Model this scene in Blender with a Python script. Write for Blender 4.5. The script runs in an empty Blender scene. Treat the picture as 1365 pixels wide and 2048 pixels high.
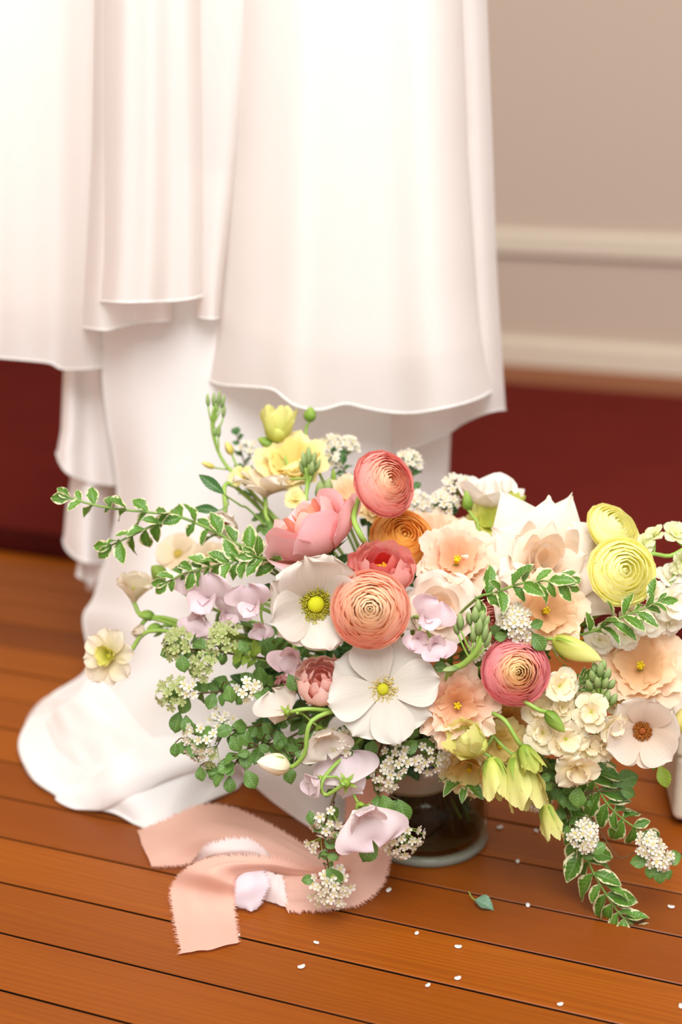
import bpy, math, random
import numpy as np
from mathutils import Vector as Vec, Matrix as Mat

random.seed(7)
SC = bpy.context.scene
COL = SC.collection
PI = math.pi
R_ = math.radians

# ------------------------------------------------------------------ camera
CAM_H, PITCH, FPX = 0.566, R_(17.4), 2844.0
cd = bpy.data.cameras.new('camera')
cd.sensor_fit = 'VERTICAL'; cd.sensor_height = 36.0; cd.lens = FPX*36/2048
cd.dof.use_dof = True; cd.dof.focus_distance = 0.945; cd.dof.aperture_fstop = 3.2
cd.clip_start = 0.02
cam = bpy.data.objects.new('camera', cd); COL.objects.link(cam)
cam.location = (0, 0, CAM_H); cam.rotation_euler = (PI/2-PITCH, 0, 0)
SC.camera = cam

# ------------------------------------------------------------------ light
w = bpy.data.worlds.new('world'); SC.world = w; w.use_nodes = True
bg = w.node_tree.nodes['Background']
bg.inputs[0].default_value = (0.93, 0.97, 1.0, 1); bg.inputs[1].default_value = 0.86
def area(name, loc, target, size, power, col):
    l = bpy.data.lights.new(name, 'AREA'); l.shape = 'RECTANGLE'; l.size, l.size_y = size
    l.energy = power; l.color = col
    o = bpy.data.objects.new(name, l); COL.objects.link(o); o.location = loc
    o.rotation_euler = (Vec(target)-Vec(loc)).to_track_quat('-Z', 'Y').to_euler()
    return o
area('key_light', (0.0, -0.62, 2.05), (0.05, 1.0, 0.25), (1.4, 1.1), 60, (0.97, 0.985, 1.0))  # unseen soft key light above and behind the camera
area('overhead_fill', (0.25, 0.45, 2.45), (0.05, 1.0, 0.0), (1.0, 1.0), 22, (1.0, 0.97, 0.93))  # unseen light added overhead to deepen the shade under the bouquet
vs = SC.view_settings
vs.view_transform = 'Standard'; vs.look = 'None'; vs.gamma = 1.0; vs.use_curve_mapping = False
vs.exposure = 0.17
SC.cycles.max_bounces = 10; SC.cycles.diffuse_bounces = 7; SC.cycles.transparent_max_bounces = 16
SC.cycles.transmission_bounces = 10; SC.cycles.caustics_refractive = False
SC.cycles.caustics_reflective = False

# ------------------------------------------------------------------ projection helpers
CF = Vec((0, math.cos(PITCH), -math.sin(PITCH)))
CU = Vec((0, math.sin(PITCH), math.cos(PITCH)))
CR = Vec((1, 0, 0)); CC = Vec((0, 0, CAM_H))
def ray(x, y): return CF + CR*((x-682.5)/FPX) + CU*((1024-y)/FPX)
def P(x, y, Y):
    r = ray(x, y); return CC + r*(Y/r.y)
def G(x, y, z=0.0):
    r = ray(x, y); return CC + r*((z-CAM_H)/r.z)
def pt(q):                                   # (px,py,Y) or (px,py,-height) for a point above the floor
    return P(*q) if q[2] > 0 else G(q[0], q[1], -q[2])
def V(a, b, c): return (CR*a + CU*b - CF*c).normalized()
def S(px, p): return px/FPX*((p-CC).dot(CF))
def frame(p, face, up=None):
    z = face.normalized(); up = up or Vec((0.02, 0.05, 1))
    x = up.cross(z)
    if x.length < 1e-3: x = Vec((1, 0, 0))
    x.normalize(); y = z.cross(x)
    return Mat(((x.x, y.x, z.x, p.x), (x.y, y.y, z.y, p.y), (x.z, y.z, z.z, p.z), (0, 0, 0, 1)))
def RZ(a): return Mat.Rotation(a, 4, 'Z')
def RX(a): return Mat.Rotation(a, 4, 'X')
def RY(a): return Mat.Rotation(a, 4, 'Y')
def TR(*v): return Mat.Translation(Vec(v))

# ------------------------------------------------------------------ materials
def lin(c):
    return tuple(((x/255)/12.92 if x/255 <= 0.04045 else ((x/255+0.055)/1.055)**2.4) for x in c) + (1,)
MATS = {}
class NT:
    def __init__(s, name):
        s.m = bpy.data.materials.new(name); s.m.use_nodes = True
        s.t = s.m.node_tree; s.t.nodes.clear()
        s.out = s.n('ShaderNodeOutputMaterial')
    def n(s, typ, **k):
        o = s.t.nodes.new(typ)
        for a, b in k.items(): setattr(o, a, b)
        return o
    def l(s, a, b): s.t.links.new(a, b)
    def math(s, op, a, b=None):
        m = s.n('ShaderNodeMath', operation=op)
        for i, q in enumerate((a, b)):
            if q is None: continue
            if isinstance(q, (int, float)): m.inputs[i].default_value = q
            else: s.l(q, m.inputs[i])
        return m.outputs[0]
    def mix(s, fac, a, b, blend='MIX'):
        m = s.n('ShaderNodeMix', data_type='RGBA', blend_type=blend)
        for i, q in ((0, fac), (6, a), (7, b)):
            if isinstance(q, (int, float)): m.inputs[i].default_value = q
            elif isinstance(q, tuple): m.inputs[i].default_value = q
            else: s.l(q, m.inputs[i])
        return m.outputs[2]
    def ramp(s, fac, stops):
        r = s.n('ShaderNodeValToRGB'); e = r.color_ramp.elements
        while len(e) < len(stops): e.new(0.5)
        for k, (p, c) in enumerate(stops): e[k].position = p; e[k].color = c
        s.l(fac, r.inputs[0]); return r.outputs[0]
    def noise(s, vec, scale, detail=3, rough=0.5):
        k = s.n('ShaderNodeTexNoise'); k.inputs['Scale'].default_value = scale
        k.inputs['Detail'].default_value = detail; k.inputs['Roughness'].default_value = rough
        if vec is not None: s.l(vec, k.inputs['Vector'])
        return k.outputs['Fac']
    def bsdf(s, col, rough=0.5, spec=0.3):
        b = s.n('ShaderNodeBsdfPrincipled')
        b.inputs['Roughness'].default_value = rough; b.inputs['Specular IOR Level'].default_value = spec
        if isinstance(col, tuple): b.inputs['Base Color'].default_value = col
        else: s.l(col, b.inputs['Base Color'])
        return b
    def thin(s, col, transl, rough=0.5, spec=0.25, transp=0.0):
        b = s.bsdf(col, rough, spec)
        t = s.n('ShaderNodeBsdfTranslucent')
        if isinstance(col, tuple): t.inputs[0].default_value = col
        else: s.l(col, t.inputs[0])
        m = s.n('ShaderNodeMixShader'); m.inputs[0].default_value = transl
        s.l(b.outputs[0], m.inputs[1]); s.l(t.outputs[0], m.inputs[2])
        if transp > 0:
            tp = s.n('ShaderNodeBsdfTransparent'); m2 = s.n('ShaderNodeMixShader'); m2.inputs[0].default_value = transp
            s.l(m.outputs[0], m2.inputs[1]); s.l(tp.outputs[0], m2.inputs[2]); m = m2
        s.l(m.outputs[0], s.out.inputs[0]); return b
    def uv(s):
        u = s.n('ShaderNodeUVMap'); sp = s.n('ShaderNodeSeparateXYZ'); s.l(u.outputs[0], sp.inputs[0])
        return sp.outputs[0], sp.outputs[1]
    def obj(s, scale=(1, 1, 1)):
        t = s.n('ShaderNodeTexCoord'); m = s.n('ShaderNodeMapping'); m.inputs['Scale'].default_value = scale
        s.l(t.outputs['Object'], m.inputs[0]); return m.outputs[0]
    def rnd(s): return s.n('ShaderNodeObjectInfo').outputs['Random']
    def bump(s, b, h, strength, dist=0.001):
        k = s.n('ShaderNodeBump'); k.inputs['Strength'].default_value = strength; k.inputs['Distance'].default_value = dist
        s.l(h, k.inputs['Height']); s.l(k.outputs[0], b.inputs['Normal'])

def cached(fn):
    def g(*a):
        k = (fn.__name__,)+a
        if k not in MATS: MATS[k] = fn(*a)
        return MATS[k]
    return g
@cached
def petal_mat(base, tip, transl=0.35, vein=0.06, start=0.15):
    t = NT('petal'); u, v = t.uv()
    f = t.n('ShaderNodeMapRange'); f.inputs[1].default_value = start; f.inputs[2].default_value = 0.95
    t.l(v, f.inputs[0])
    c = t.mix(f.outputs[0], lin(base), lin(tip))
    # fine veins fanning along the petal
    cm = t.n('ShaderNodeCombineXYZ'); t.l(t.math('MULTIPLY', u, 26.0), cm.inputs[0]); t.l(t.math('MULTIPLY', v, 1.5), cm.inputs[1])
    t.l(t.math('MULTIPLY', t.rnd(), 40.0), cm.inputs[2])
    nz = t.noise(cm.outputs[0], 1.0, 3)
    c = t.mix(t.math('MULTIPLY', nz, vein*2), c, lin(tuple(int(x*0.80) for x in base)))
    hv = t.n('ShaderNodeHueSaturation'); t.l(c, hv.inputs['Color'])
    t.l(t.math('ADD', t.math('MULTIPLY', t.rnd(), 0.10), 0.95), hv.inputs['Value'])
    b = t.thin(hv.outputs[0], transl, 0.5, 0.22)
    t.bump(b, nz, 0.25, 0.0006)
    return t.m
@cached
def leaf_mat(kind):
    t = NT(kind); u, v = t.uv()
    au = t.math('ABSOLUTE', t.math('SUBTRACT', t.math('MULTIPLY', u, 2.0), 1.0))
    cm = t.n('ShaderNodeCombineXYZ'); t.l(u, cm.inputs[0]); t.l(v, cm.inputs[1]); t.l(t.math('MULTIPLY', t.rnd(), 50.0), cm.inputs[2])
    nz = t.noise(cm.outputs[0], 5.0, 4, 0.6)
    wv = t.math('SINE', t.math('MULTIPLY', t.math('SUBTRACT', v, t.math('MULTIPLY', au, 0.22)), 46.0))
    pal = {'variegated_leaf': ((54, 104, 26), (102, 146, 50)), 'spirea_leaf': ((64, 108, 42), (112, 148, 70)),
           'dark_leaf': ((34, 80, 32), (68, 112, 50)), 'lime_leaf': ((120, 160, 50), (160, 188, 74)),
           'fallen_leaf': ((96, 138, 112), (128, 164, 136))}[kind]
    c = t.mix(nz, lin(pal[0]), lin(pal[1]))
    c = t.mix(t.math('MULTIPLY', t.rnd(), 0.45), c, lin(tuple(int(x*1.15) for x in pal[1])))
    mid = t.math('LESS_THAN', au, 0.07)
    c = t.mix(t.math('MULTIPLY', mid, 0.45), c, lin((150, 180, 110)))
    c = t.mix(t.math('MULTIPLY', t.math('GREATER_THAN', wv, 0.86), 0.22), c, lin((140, 175, 110)))
    if kind == 'variegated_leaf':
        e = t.math('ADD', t.math('MAXIMUM', au, t.math('MULTIPLY', t.math('POWER', v, 3.0), 0.9)), t.math('MULTIPLY', t.math('SUBTRACT', nz, 0.5), 1.5))
        c = t.mix(t.math('GREATER_THAN', e, 0.80), c, lin((240, 232, 186)))
    b = t.thin(c, 0.28, 0.38, 0.45)
    t.bump(b, t.math('ADD', t.math('MULTIPLY', wv, 0.3), nz), 0.35, 0.0008)
    return t.m
@cached
def stem_mat(a=(120, 158, 60), b=(160, 188, 92)):
    t = NT('green_stem'); nz = t.noise(t.obj(), 90.0, 3)
    bb = t.bsdf(t.mix(nz, lin(a), lin(b)), 0.5, 0.35); t.l(bb.outputs[0], t.out.inputs[0]); return t.m
@cached
def bud_mat(base, tip):
    t = NT('bud'); u, v = t.uv()
    wv = t.math('SINE', t.math('MULTIPLY', t.math('ADD', u, t.math('MULTIPLY', v, 0.35)), 6.2832*7))
    c = t.mix(v, lin(base), lin(tip))
    c = t.mix(t.math('MULTIPLY', t.math('GREATER_THAN', wv, 0.5), 0.25), c, lin(base))
    t.thin(c, 0.3, 0.45, 0.3); return t.m
@cached
def plain_mat(name, col, rough=0.6, spec=0.2, transl=0.0):
    t = NT(name); nz = t.noise(t.obj(), 160.0, 3)
    c = t.mix(nz, lin(col), lin(tuple(int(x*0.88) for x in col)))
    if transl: t.thin(c, transl, rough, spec)
    else:
        b = t.bsdf(c, rough, spec); t.l(b.outputs[0], t.out.inputs[0])
    return t.m
@cached
def cloth_mat(name, col, transl, transp, scale=1500.0):
    t = NT(name)
    u, v = t.uv()
    ob = t.obj((1, 1, 0.35)); nz = t.noise(ob, scale, 2); big = t.noise(t.obj(), 26.0, 3)
    c = t.mix(t.math('MULTIPLY', big, 0.25), lin(col), lin(tuple(int(x*0.95) for x in col)))
    b = t.thin(c, transl, 0.75, 0.12, transp)
    t.bump(b, t.math('ADD', t.math('MULTIPLY', nz, 0.35), big), 0.3, 0.0012)
    b.inputs['Sheen Weight'].default_value = 0.15
    return t.m
def m_wood():
    t = NT('varnished_fir')
    tc = t.n('ShaderNodeTexCoord'); sep = t.n('ShaderNodeSeparateXYZ'); t.l(tc.outputs['Object'], sep.inputs[0])
    rn = t.rnd()
    cm = t.n('ShaderNodeCombineXYZ')
    t.l(t.math('ADD', t.math('MULTIPLY', sep.outputs[0], 2.2), t.math('MULTIPLY', rn, 90.0)), cm.inputs[0])
    t.l(t.math('MULTIPLY', sep.outputs[1], 60.0), cm.inputs[1])
    wob = t.noise(cm.outputs[0], 0.8, 3)
    ring = t.math('SINE', t.math('ADD', t.math('MULTIPLY', sep.outputs[1], 1300.0), t.math('MULTIPLY', wob, 34.0)))
    ring = t.math('POWER', t.math('ADD', t.math('MULTIPLY', ring, 0.5), 0.5), 1.5)
    cm2 = t.n('ShaderNodeCombineXYZ')
    t.l(t.math('ADD', t.math('MULTIPLY', sep.outputs[0], 9.0), t.math('MULTIPLY', rn, 33.0)), cm2.inputs[0])
    t.l(t.math('MULTIPLY', sep.outputs[1], 900.0), cm2.inputs[1])
    fib = t.noise(cm2.outputs[0], 1.0, 4, 0.65)
    base = t.ramp(rn, [(0.0, lin((96, 44, 14))), (0.3, lin((164, 88, 18))), (0.55, lin((120, 58, 18))), (0.8, lin((182, 102, 20))), (1.0, lin((134, 66, 18)))])
    patch = t.noise(cm.outputs[0], 0.35, 2)
    c = t.mix(t.math('MULTIPLY', ring, 0.5), base, lin((116, 52, 12)))
    c = t.mix(t.math('MULTIPLY', fib, 0.7), c, lin((112, 50, 12)))
    c = t.mix(t.math('MULTIPLY', patch, 0.28), c, lin((182, 100, 16)))
    b = t.bsdf(c, 0.4, 0.2)
    rr = t.math('ADD', t.math('MULTIPLY', fib, 0.15), 0.30); t.l(rr, b.inputs['Roughness'])
    t.bump(b, t.math('ADD', fib, t.math('MULTIPLY', ring, 0.5)), 0.18, 0.0006)
    t.l(b.outputs[0], t.out.inputs[0]); return t.m
def m_wall(col, name='painted_wall'):
    t = NT(name); nz = t.noise(t.obj(), 240.0, 3)
    b = t.bsdf(t.mix(nz, lin(col), lin(tuple(int(x*0.97) for x in col))), 0.7, 0.15)
    t.bump(b, nz, 0.1, 0.001); t.l(b.outputs[0], t.out.inputs[0]); return t.m
def m_rug(col):
    t = NT('rug_pile'); nz = t.noise(t.obj(), 900.0, 2); bg_ = t.noise(t.obj(), 9.0, 3)
    c = t.mix(nz, lin(col), lin(tuple(int(x*0.72) for x in col)))
    c = t.mix(t.math('MULTIPLY', bg_, 0.3), c, lin((140, 50, 40)))
    b = t.bsdf(c, 0.95, 0.02)
    t.bump(b, nz, 0.6, 0.003); t.l(b.outputs[0], t.out.inputs[0]); return t.m
def m_clear(name, tint, refl=1.0):
    t = NT(name); tr = t.n('ShaderNodeBsdfTransparent'); tr.inputs[0].default_value = tint
    g = t.n('ShaderNodeBsdfGlossy'); g.inputs['Roughness'].default_value = 0.02
    f = t.n('ShaderNodeFresnel'); f.inputs['IOR'].default_value = 1.45
    gm = t.n('ShaderNodeNewGeometry')
    m = t.n('ShaderNodeMixShader'); t.l(t.math('MULTIPLY', t.math('MULTIPLY', f.outputs[0], refl), t.math('SUBTRACT', 1.0, gm.outputs['Backfacing'])), m.inputs[0])
    t.l(tr.outputs[0], m.inputs[1]); t.l(g.outputs[0], m.inputs[2]); t.l(m.outputs[0], t.out.inputs[0]); return t.m
def m_glass(): return m_clear('clear_glass', (0.85, 0.87, 0.82, 1), 1.0)
def m_water(): return m_clear('vase_water', (0.68, 0.66, 0.55, 1), 0.5)

# ------------------------------------------------------------------ mesh helpers
def mk(name, verts, faces, mats, uvs=None, fmat=None, smooth=True):
    me = bpy.data.meshes.new(name)
    me.from_pydata([tuple(v) for v in verts], [], faces)
    for m in (mats if isinstance(mats, (list, tuple)) else [mats]): me.materials.append(m)
    if uvs is not None:
        ul = me.uv_layers.new(name='UVMap')
        idx = np.empty(len(me.loops), dtype=np.int32); me.loops.foreach_get('vertex_index', idx)
        ul.data.foreach_set('uv', np.asarray(uvs, dtype=np.float32)[idx].ravel())
    if smooth: me.polygons.foreach_set('use_smooth', [True]*len(me.polygons))
    if fmat is not None: me.polygons.foreach_set('material_index', fmat)
    me.update(); return me
def add(name, me, parent=None, M=None, kind=None, label=None):
    o = bpy.data.objects.new(name, me); COL.objects.link(o)
    if parent is not None: o.parent = parent
    if M is not None: o.matrix_local = M
    if kind: o['kind'] = kind
    if label: o['label'] = label
    return o
def tag(o, label, cat, group=None):
    o['label'] = label; o['category'] = cat
    if group: o['group'] = group
    return o
def thing(name, label, cat, M, group=None):
    o = bpy.data.objects.new(name, None); COL.objects.link(o); o.empty_display_size = 0.01
    o.matrix_world = M; o['M'] = 1; del o['M']
    return tag(o, label, cat, group)
def gridfaces(nu, nv):
    return [(j*nu+i, j*nu+i+1, (j+1)*nu+i+1, (j+1)*nu+i) for j in range(nv-1) for i in range(nu-1)]
def cat(pts, n):                              # Catmull-Rom through the points
    pts = [Vec(p) for p in pts]
    if len(pts) == 2: return [pts[0].lerp(pts[1], i/(n-1)) for i in range(n)]
    q = [pts[0]*2-pts[1]]+pts+[pts[-1]*2-pts[-2]]; out = []; m = len(pts)-1
    for i in range(n):
        t = i/(n-1)*m; k = min(int(t), m-1); t -= k
        a, b, c, d = q[k:k+4]
        out.append(0.5*((2*b)+(c-a)*t+(2*a-5*b+4*c-d)*t*t+(3*b-a-3*c+d)*t**3))
    return out
def tube_geo(pts, r0, r1=None, ns=6, cap=True):
    r1 = r0 if r1 is None else r1; n = len(pts); vs_, fs = [], []
    ref = Vec((0.3, 0.9, 0.2)).normalized()
    for i, p in enumerate(pts):
        T = (pts[min(i+1, n-1)]-pts[max(i-1, 0)])
        T = T.normalized() if T.length > 1e-9 else Vec((0, 0, 1))
        a = T.cross(ref)
        if a.length < 0.05: a = T.cross(Vec((1, 0, 0)))
        a.normalize(); b = T.cross(a); r = r0+(r1-r0)*i/(n-1)
        for k in range(ns): vs_.append(p+a*(r*math.cos(2*PI*k/ns))+b*(r*math.sin(2*PI*k/ns)))
    for i in range(n-1):
        for k in range(ns): fs.append((i*ns+k, i*ns+(k+1) % ns, (i+1)*ns+(k+1) % ns, (i+1)*ns+k))
    if cap: fs.append(tuple(range(ns-1, -1, -1))); fs.append(tuple((n-1)*ns+k for k in range(ns)))
    return vs_, fs
def join(geos):
    vs_, fs = [], []
    for v, f in geos:
        o = len(vs_); vs_ += list(v); fs += [tuple(i+o for i in q) for q in f]
    return vs_, fs
def tube(name, pts, r0, mat, parent=None, r1=None, ns=6, Minv=None, n=None):
    pts = cat(pts, n or max(6, len(pts)*4))
    if Minv is not None: pts = [Minv @ p for p in pts]
    return add(name, mk(name, *tube_geo(pts, r0, r1, ns), mat), parent)
def lathe_geo(prof, ns=48, closed=False):
    vs_, fs = [], []; n = len(prof)
    for r, z in prof:
        for k in range(ns): vs_.append((r*math.cos(2*PI*k/ns), r*math.sin(2*PI*k/ns), z))
    for i in range(n-1 if not closed else n):
        j = (i+1) % n
        for k in range(ns): fs.append((i*ns+k, i*ns+(k+1) % ns, j*ns+(k+1) % ns, j*ns+k))
    return vs_, fs
def box_geo(x0, x1, y0, y1, z0, z1):
    v = [(x, y, z) for z in (z0, z1) for y in (y0, y1) for x in (x0, x1)]
    return v, [(0, 2, 3, 1), (4, 5, 7, 6), (0, 1, 5, 4), (2, 6, 7, 3), (0, 4, 6, 2), (1, 3, 7, 5)]

# ------------------------------------------------------------------ petals and leaves (cached meshes, centred on azimuth 0)
MESH = {}
def wrap_petal(mat, R, Z, r0=0.25, bulge=1.1, tip=0.9, aw=0.6, rnd=0.25, point=0.0, flare=0.0, curl=0.0, ruf=0.0, rf=2.5, seed=0.0, nu=7, nv=7, taper=0.0, roll=0.0, frill=0.0):
    k = (frill, taper, roll, mat.name, round(R, 5), round(Z, 5), r0, bulge, tip, round(aw, 3), rnd, point, flare, curl, ruf, rf, seed)
    if k in MESH: return MESH[k]
    vs_, uv = [], []
    for j in range(nv):
        v = j/(nv-1)
        for i in range(nu):
            u = -1+2*i/(nu-1); au = abs(u)
            t = v*(1-rnd*au**2.2)+point*v**3*max(0, 1-au*1.7)
            r = (1-t)**2*r0*R+2*t*(1-t)*R*bulge+t*t*R*tip
            z = 2*t*(1-t)*Z*0.3+t*t*Z
            c = max(0, (v-0.62)/0.38)**2
            r += flare*R*au**3*v + curl*R*c; z -= abs(curl)*R*0.55*c
            rr = ruf*R*v**2.5
            r += rr*math.sin(rf*u*PI+seed); z += 0.7*rr*math.sin(rf*1.6*u*PI+seed*2.3)
            if frill: r += frill*R*math.sin(7.3*u*PI+seed*4)*v**7; z += frill*R*math.sin(8.7*u*PI+seed)*v**7
            a = aw*(0.45+0.55*math.sin(min(1, v*1.4)*PI/2))*u*(1-taper*v**2.2); z -= roll*R*au**2.5*v*v
            vs_.append((r*math.cos(a), r*math.sin(a), z)); uv.append(((u+1)/2, v))
    MESH[k] = mk('petal', vs_, gridfaces(nu, nv), mat, uv); return MESH[k]
def dome_petal(mat, pr, aw, rnd=0.2, ruf=0.0, seed=0.0, nu=7, nv=8):
    k = ('dome', mat.name, tuple((round(a, 5), round(b, 5)) for a, b in pr), round(aw, 3), rnd, ruf, seed)
    if k in MESH: return MESH[k]
    vs_, uv = [], []; (a0, b0), (a1, b1), (a2, b2), (a3, b3) = pr
    for j in range(nv):
        v = j/(nv-1)
        for i in range(nu):
            u = -1+2*i/(nu-1); t = v*(1-rnd*abs(u)**2.2); q = 1-t
            r = q**3*a0+3*q*q*t*a1+3*q*t*t*a2+t**3*a3; z = q**3*b0+3*q*q*t*b1+3*q*t*t*b2+t**3*b3
            z += ruf*math.sin(2.1*u*PI+seed)*v**3; r += ruf*math.sin(3.0*u*PI+seed*1.7)*v**3-0.02*a2*abs(u)**3
            a = aw*(.45+.55*math.sin(min(1, v*1.4)*PI/2))*u*(1+0.25*v**4*(a2/max(a3, a2*.25)-1)*.5)
            vs_.append((r*math.cos(a), r*math.sin(a), z)); uv.append(((u+1)/2, v))
    MESH[k] = mk('petal', vs_, gridfaces(nu, nv), mat, uv); return MESH[k]
def flat_petal(mat, L, W, th0=70, th1=85, cup=0.15, vm=0.62, base=0.2, notch=0.0, ruf=0.0, rf=2.0, seed=0.0, point=0.0, r0=0.0, nu=7, nv=8):
    k = (mat.name, round(L, 5), round(W, 5), th0, th1, cup, vm, base, notch, ruf, rf, seed, point, r0)
    if k in MESH: return MESH[k]
    vs_, uv = [], []; N = 40; pr = [(r0, 0.0, R_(th0))]
    for i in range(N):
        th = R_(th0+(th1-th0)*((i+0.5)/N)); r, z, _ = pr[-1]
        pr.append((r+math.sin(th)*L/N, z+math.cos(th)*L/N, th))
    def at(s):
        s = max(0.0, min(1.0, s))*N; a = min(int(s), N-1); t = s-a
        return [pr[a][q]*(1-t)+pr[a+1][q]*t for q in range(3)]
    for j in range(nv):
        v = math.sin(j/(nv-1)*PI/2)**0.9
        if v < vm:
            t = v/vm; wd = base+(1-base)*(t*t*(3-2*t))**0.8
        else: wd = max(0.06, 1-((v-vm)/(1-vm))**(2.4-point))**(0.55+0.40*min(1, point/1.3))
        for i in range(nu):
            u = -1+2*i/(nu-1)
            s = v*(1-notch*max(0, 1-abs(u)*2.2)*v**4)*(1-0.05*abs(u)*v)
            r, z, th = at(s)
            off = cup*W*wd*u*u+ruf*W*math.sin(rf*u*PI+seed)*v*v
            if s > 0.8: off += ruf*W*0.6*math.sin(seed*3+5*u)*(s-0.8)*5
            r -= math.cos(th)*off; z += math.sin(th)*off
            vs_.append((r, u*W*wd, z)); uv.append(((u+1)/2, v))
    MESH[k] = mk('petal', vs_, gridfaces(nu, nv), mat, uv); return MESH[k]
def leaf_mesh(mat, L, W, fold=0.2, bend=0.4, lobed=False, vm=0.5, seed=0, nv=8, nu=7):
    k = ('leaf', mat.name, round(L, 4), round(W, 4), fold, bend, lobed, vm, seed)
    if k in MESH: return MESH[k]
    vs_, uv = [], []
    rs = random.Random(seed)
    for j in range(nv):
        v = j/(nv-1)
        wd = math.sin(PI*min(1, v)**(math.log(0.5)/math.log(vm)))**(0.62 if lobed else 0.85)
        if lobed and v > 0.55: wd *= 1-0.16*math.sin((v-0.55)*26)**2
        wd = max(wd, 0.05)
        x = L*v; z0 = -bend*L*v*v
        for i in range(nu):
            u = -1+2*i/(nu-1)
            z = z0+fold*W*abs(u)*wd+0.10*W*math.sin(v*9+seed*2+u*2)*abs(u)*wd
            xx = x-bend*0.3*L*v*v
            if lobed and v > 0.6: xx -= 0.10*L*abs(math.sin(u*4.0))*(v-0.6)/0.4
            vs_.append((xx, u*wd*W/2, z)); uv.append(((u+1)/2, v))
    MESH[k] = mk('leaf', vs_, gridfaces(nu, nv), mat, uv); return MESH[k]
def lerp3(a, b, t): return tuple(int(x+(y-x)*t) for x, y in zip(a, b))
def ramp3(cols, t):
    t *= len(cols)-1; k = min(int(t), len(cols)-2); return lerp3(cols[k], cols[k+1], t-k)

# ------------------------------------------------------------------ the vase: where every stem ends
VC = G(850, 1671); VR, VH = 0.0485, 0.112
def stem_pts(p, face, via=None):
    j = lambda s: random.uniform(-s, s)
    a = random.uniform(0, 2*PI); q = VR*0.72*math.sqrt(random.random())
    d = Vec((p.x-VC.x, p.y-VC.y, 0)); d = d.normalized() if d.length > 1e-4 else Vec((0, 1, 0))
    neck = VC+Vec((d.x*0.022+j(0.012), d.y*0.022+j(0.012), VH+0.012))
    bot = VC+Vec((-d.x*0.022+j(0.014), -d.y*0.022+j(0.014), 0.014+random.random()*0.012))
    mid = (neck+bot)/2
    pts = [p]
    if via: pts += [pt(v) for v in via]
    else: pts.append(p-face*min(0.035, (p-neck).length*0.3))
    return pts+[neck.lerp(pts[-1], 0.35)+Vec((0, 0, 0.012)), neck, mid, bot]
def stem(root, M, p, face, r=0.0014, via=None, mat=None, start=None):
    o = tube('stem', stem_pts(start or p, face, via), r, mat or stem_mat(), root, ns=6, Minv=M.inverted(), n=26)
    o.data.materials.append(stem_mat((44, 33, 16), (70, 54, 26)))        # shade inside the vase, painted into a darker lower stem colour
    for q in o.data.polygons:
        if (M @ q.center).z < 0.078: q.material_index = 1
    return o
def rz(a, tilt=0.0): return RZ(a) @ RY(tilt)
def sepals(root, n, L, W, th0, th1, mat, M=None, z=0.0, seed=0):
    me = flat_petal(mat, L, W, th0, th1, 0.1, 0.35, 0.8, point=1.2, nu=3, nv=6)
    for i in range(n):
        o = add('sepal', me, root, (M or Mat.Identity(4)) @ TR(0, 0, z) @ rz(2*PI*i/n+seed, random.uniform(-.1, .1)))

GR = 'flowers in the bouquet'
def soften(cols, k=0.22): return [lerp3(c, (255, 234, 218), k) for c in cols]
def ranunculus(px, py, Y, d, face, cols, label, via=None, N=13, H=0.74, seed=0, start=None, soft=.46):
    rs = random.Random(seed+11); p = P(px, py, Y); f = V(*face); R = S(d, p)/2*1.07; cols = soften(cols, soft)
    M = frame(p-f*R*0.35, f); root = thing('ranunculus', label, 'flower', M, GR)
    g = 0.0; D = lambda r: R*H*(1-0.62*(r/R)**2.4)-R*0.10*max(0, 1-r/(R*.3))
    for k in range(N):
        t = k/(N-1); rt = R*(0.015+0.90*t**0.95); w_ = R*(0.10+0.16*t); Rk = min(R*1.0, rt+w_); last = k >= N-2
        if last: Rk = R*(0.97+0.03*(k == N-1))
        ct = ramp3(cols, t); cb = lerp3(ct, ramp3(cols, min(1, t+.25)), 0.6)
        mt = petal_mat(cb, ct, 0.36, 0.05, 0.45)
        n = 3 if k < 3 else 4 if k < 6 else 5 if k < 9 else 6; g += 0.9
        for i in range(n):
            var = (i+k) % 3; dz = R*0.012*(var-1)
            z3 = D(rt)+dz+R*.012; z2 = D(min(Rk, R))-R*(0.03 if not last else 0.0)+dz
            pr = [(Rk*0.25, 0.0), (Rk*0.98, R*H*0.10), (Rk*(1.0 if not last else .98), max(z2, R*.12)), (rt*(1+.05*(var-1)) if not last else R*(0.93+.06*(k == N-1)), z3 if not last else z3*(.92 if k == N-2 else .7))]
            me = dome_petal(mt, pr, 2*PI/n*0.64, 0.16 if k > 3 else .10, R*0.014, round(k*1.3+var*2, 2))
            add('petal', me, root, rz(g+2*PI*i/n+rs.uniform(-.16, .16), rs.uniform(-.02, .035)))
    sepals(root, 5, R*0.6, R*0.2, 95, 60, leaf_mat('lime_leaf'), None, -0.001)
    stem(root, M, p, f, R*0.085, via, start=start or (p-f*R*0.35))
    return root
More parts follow.
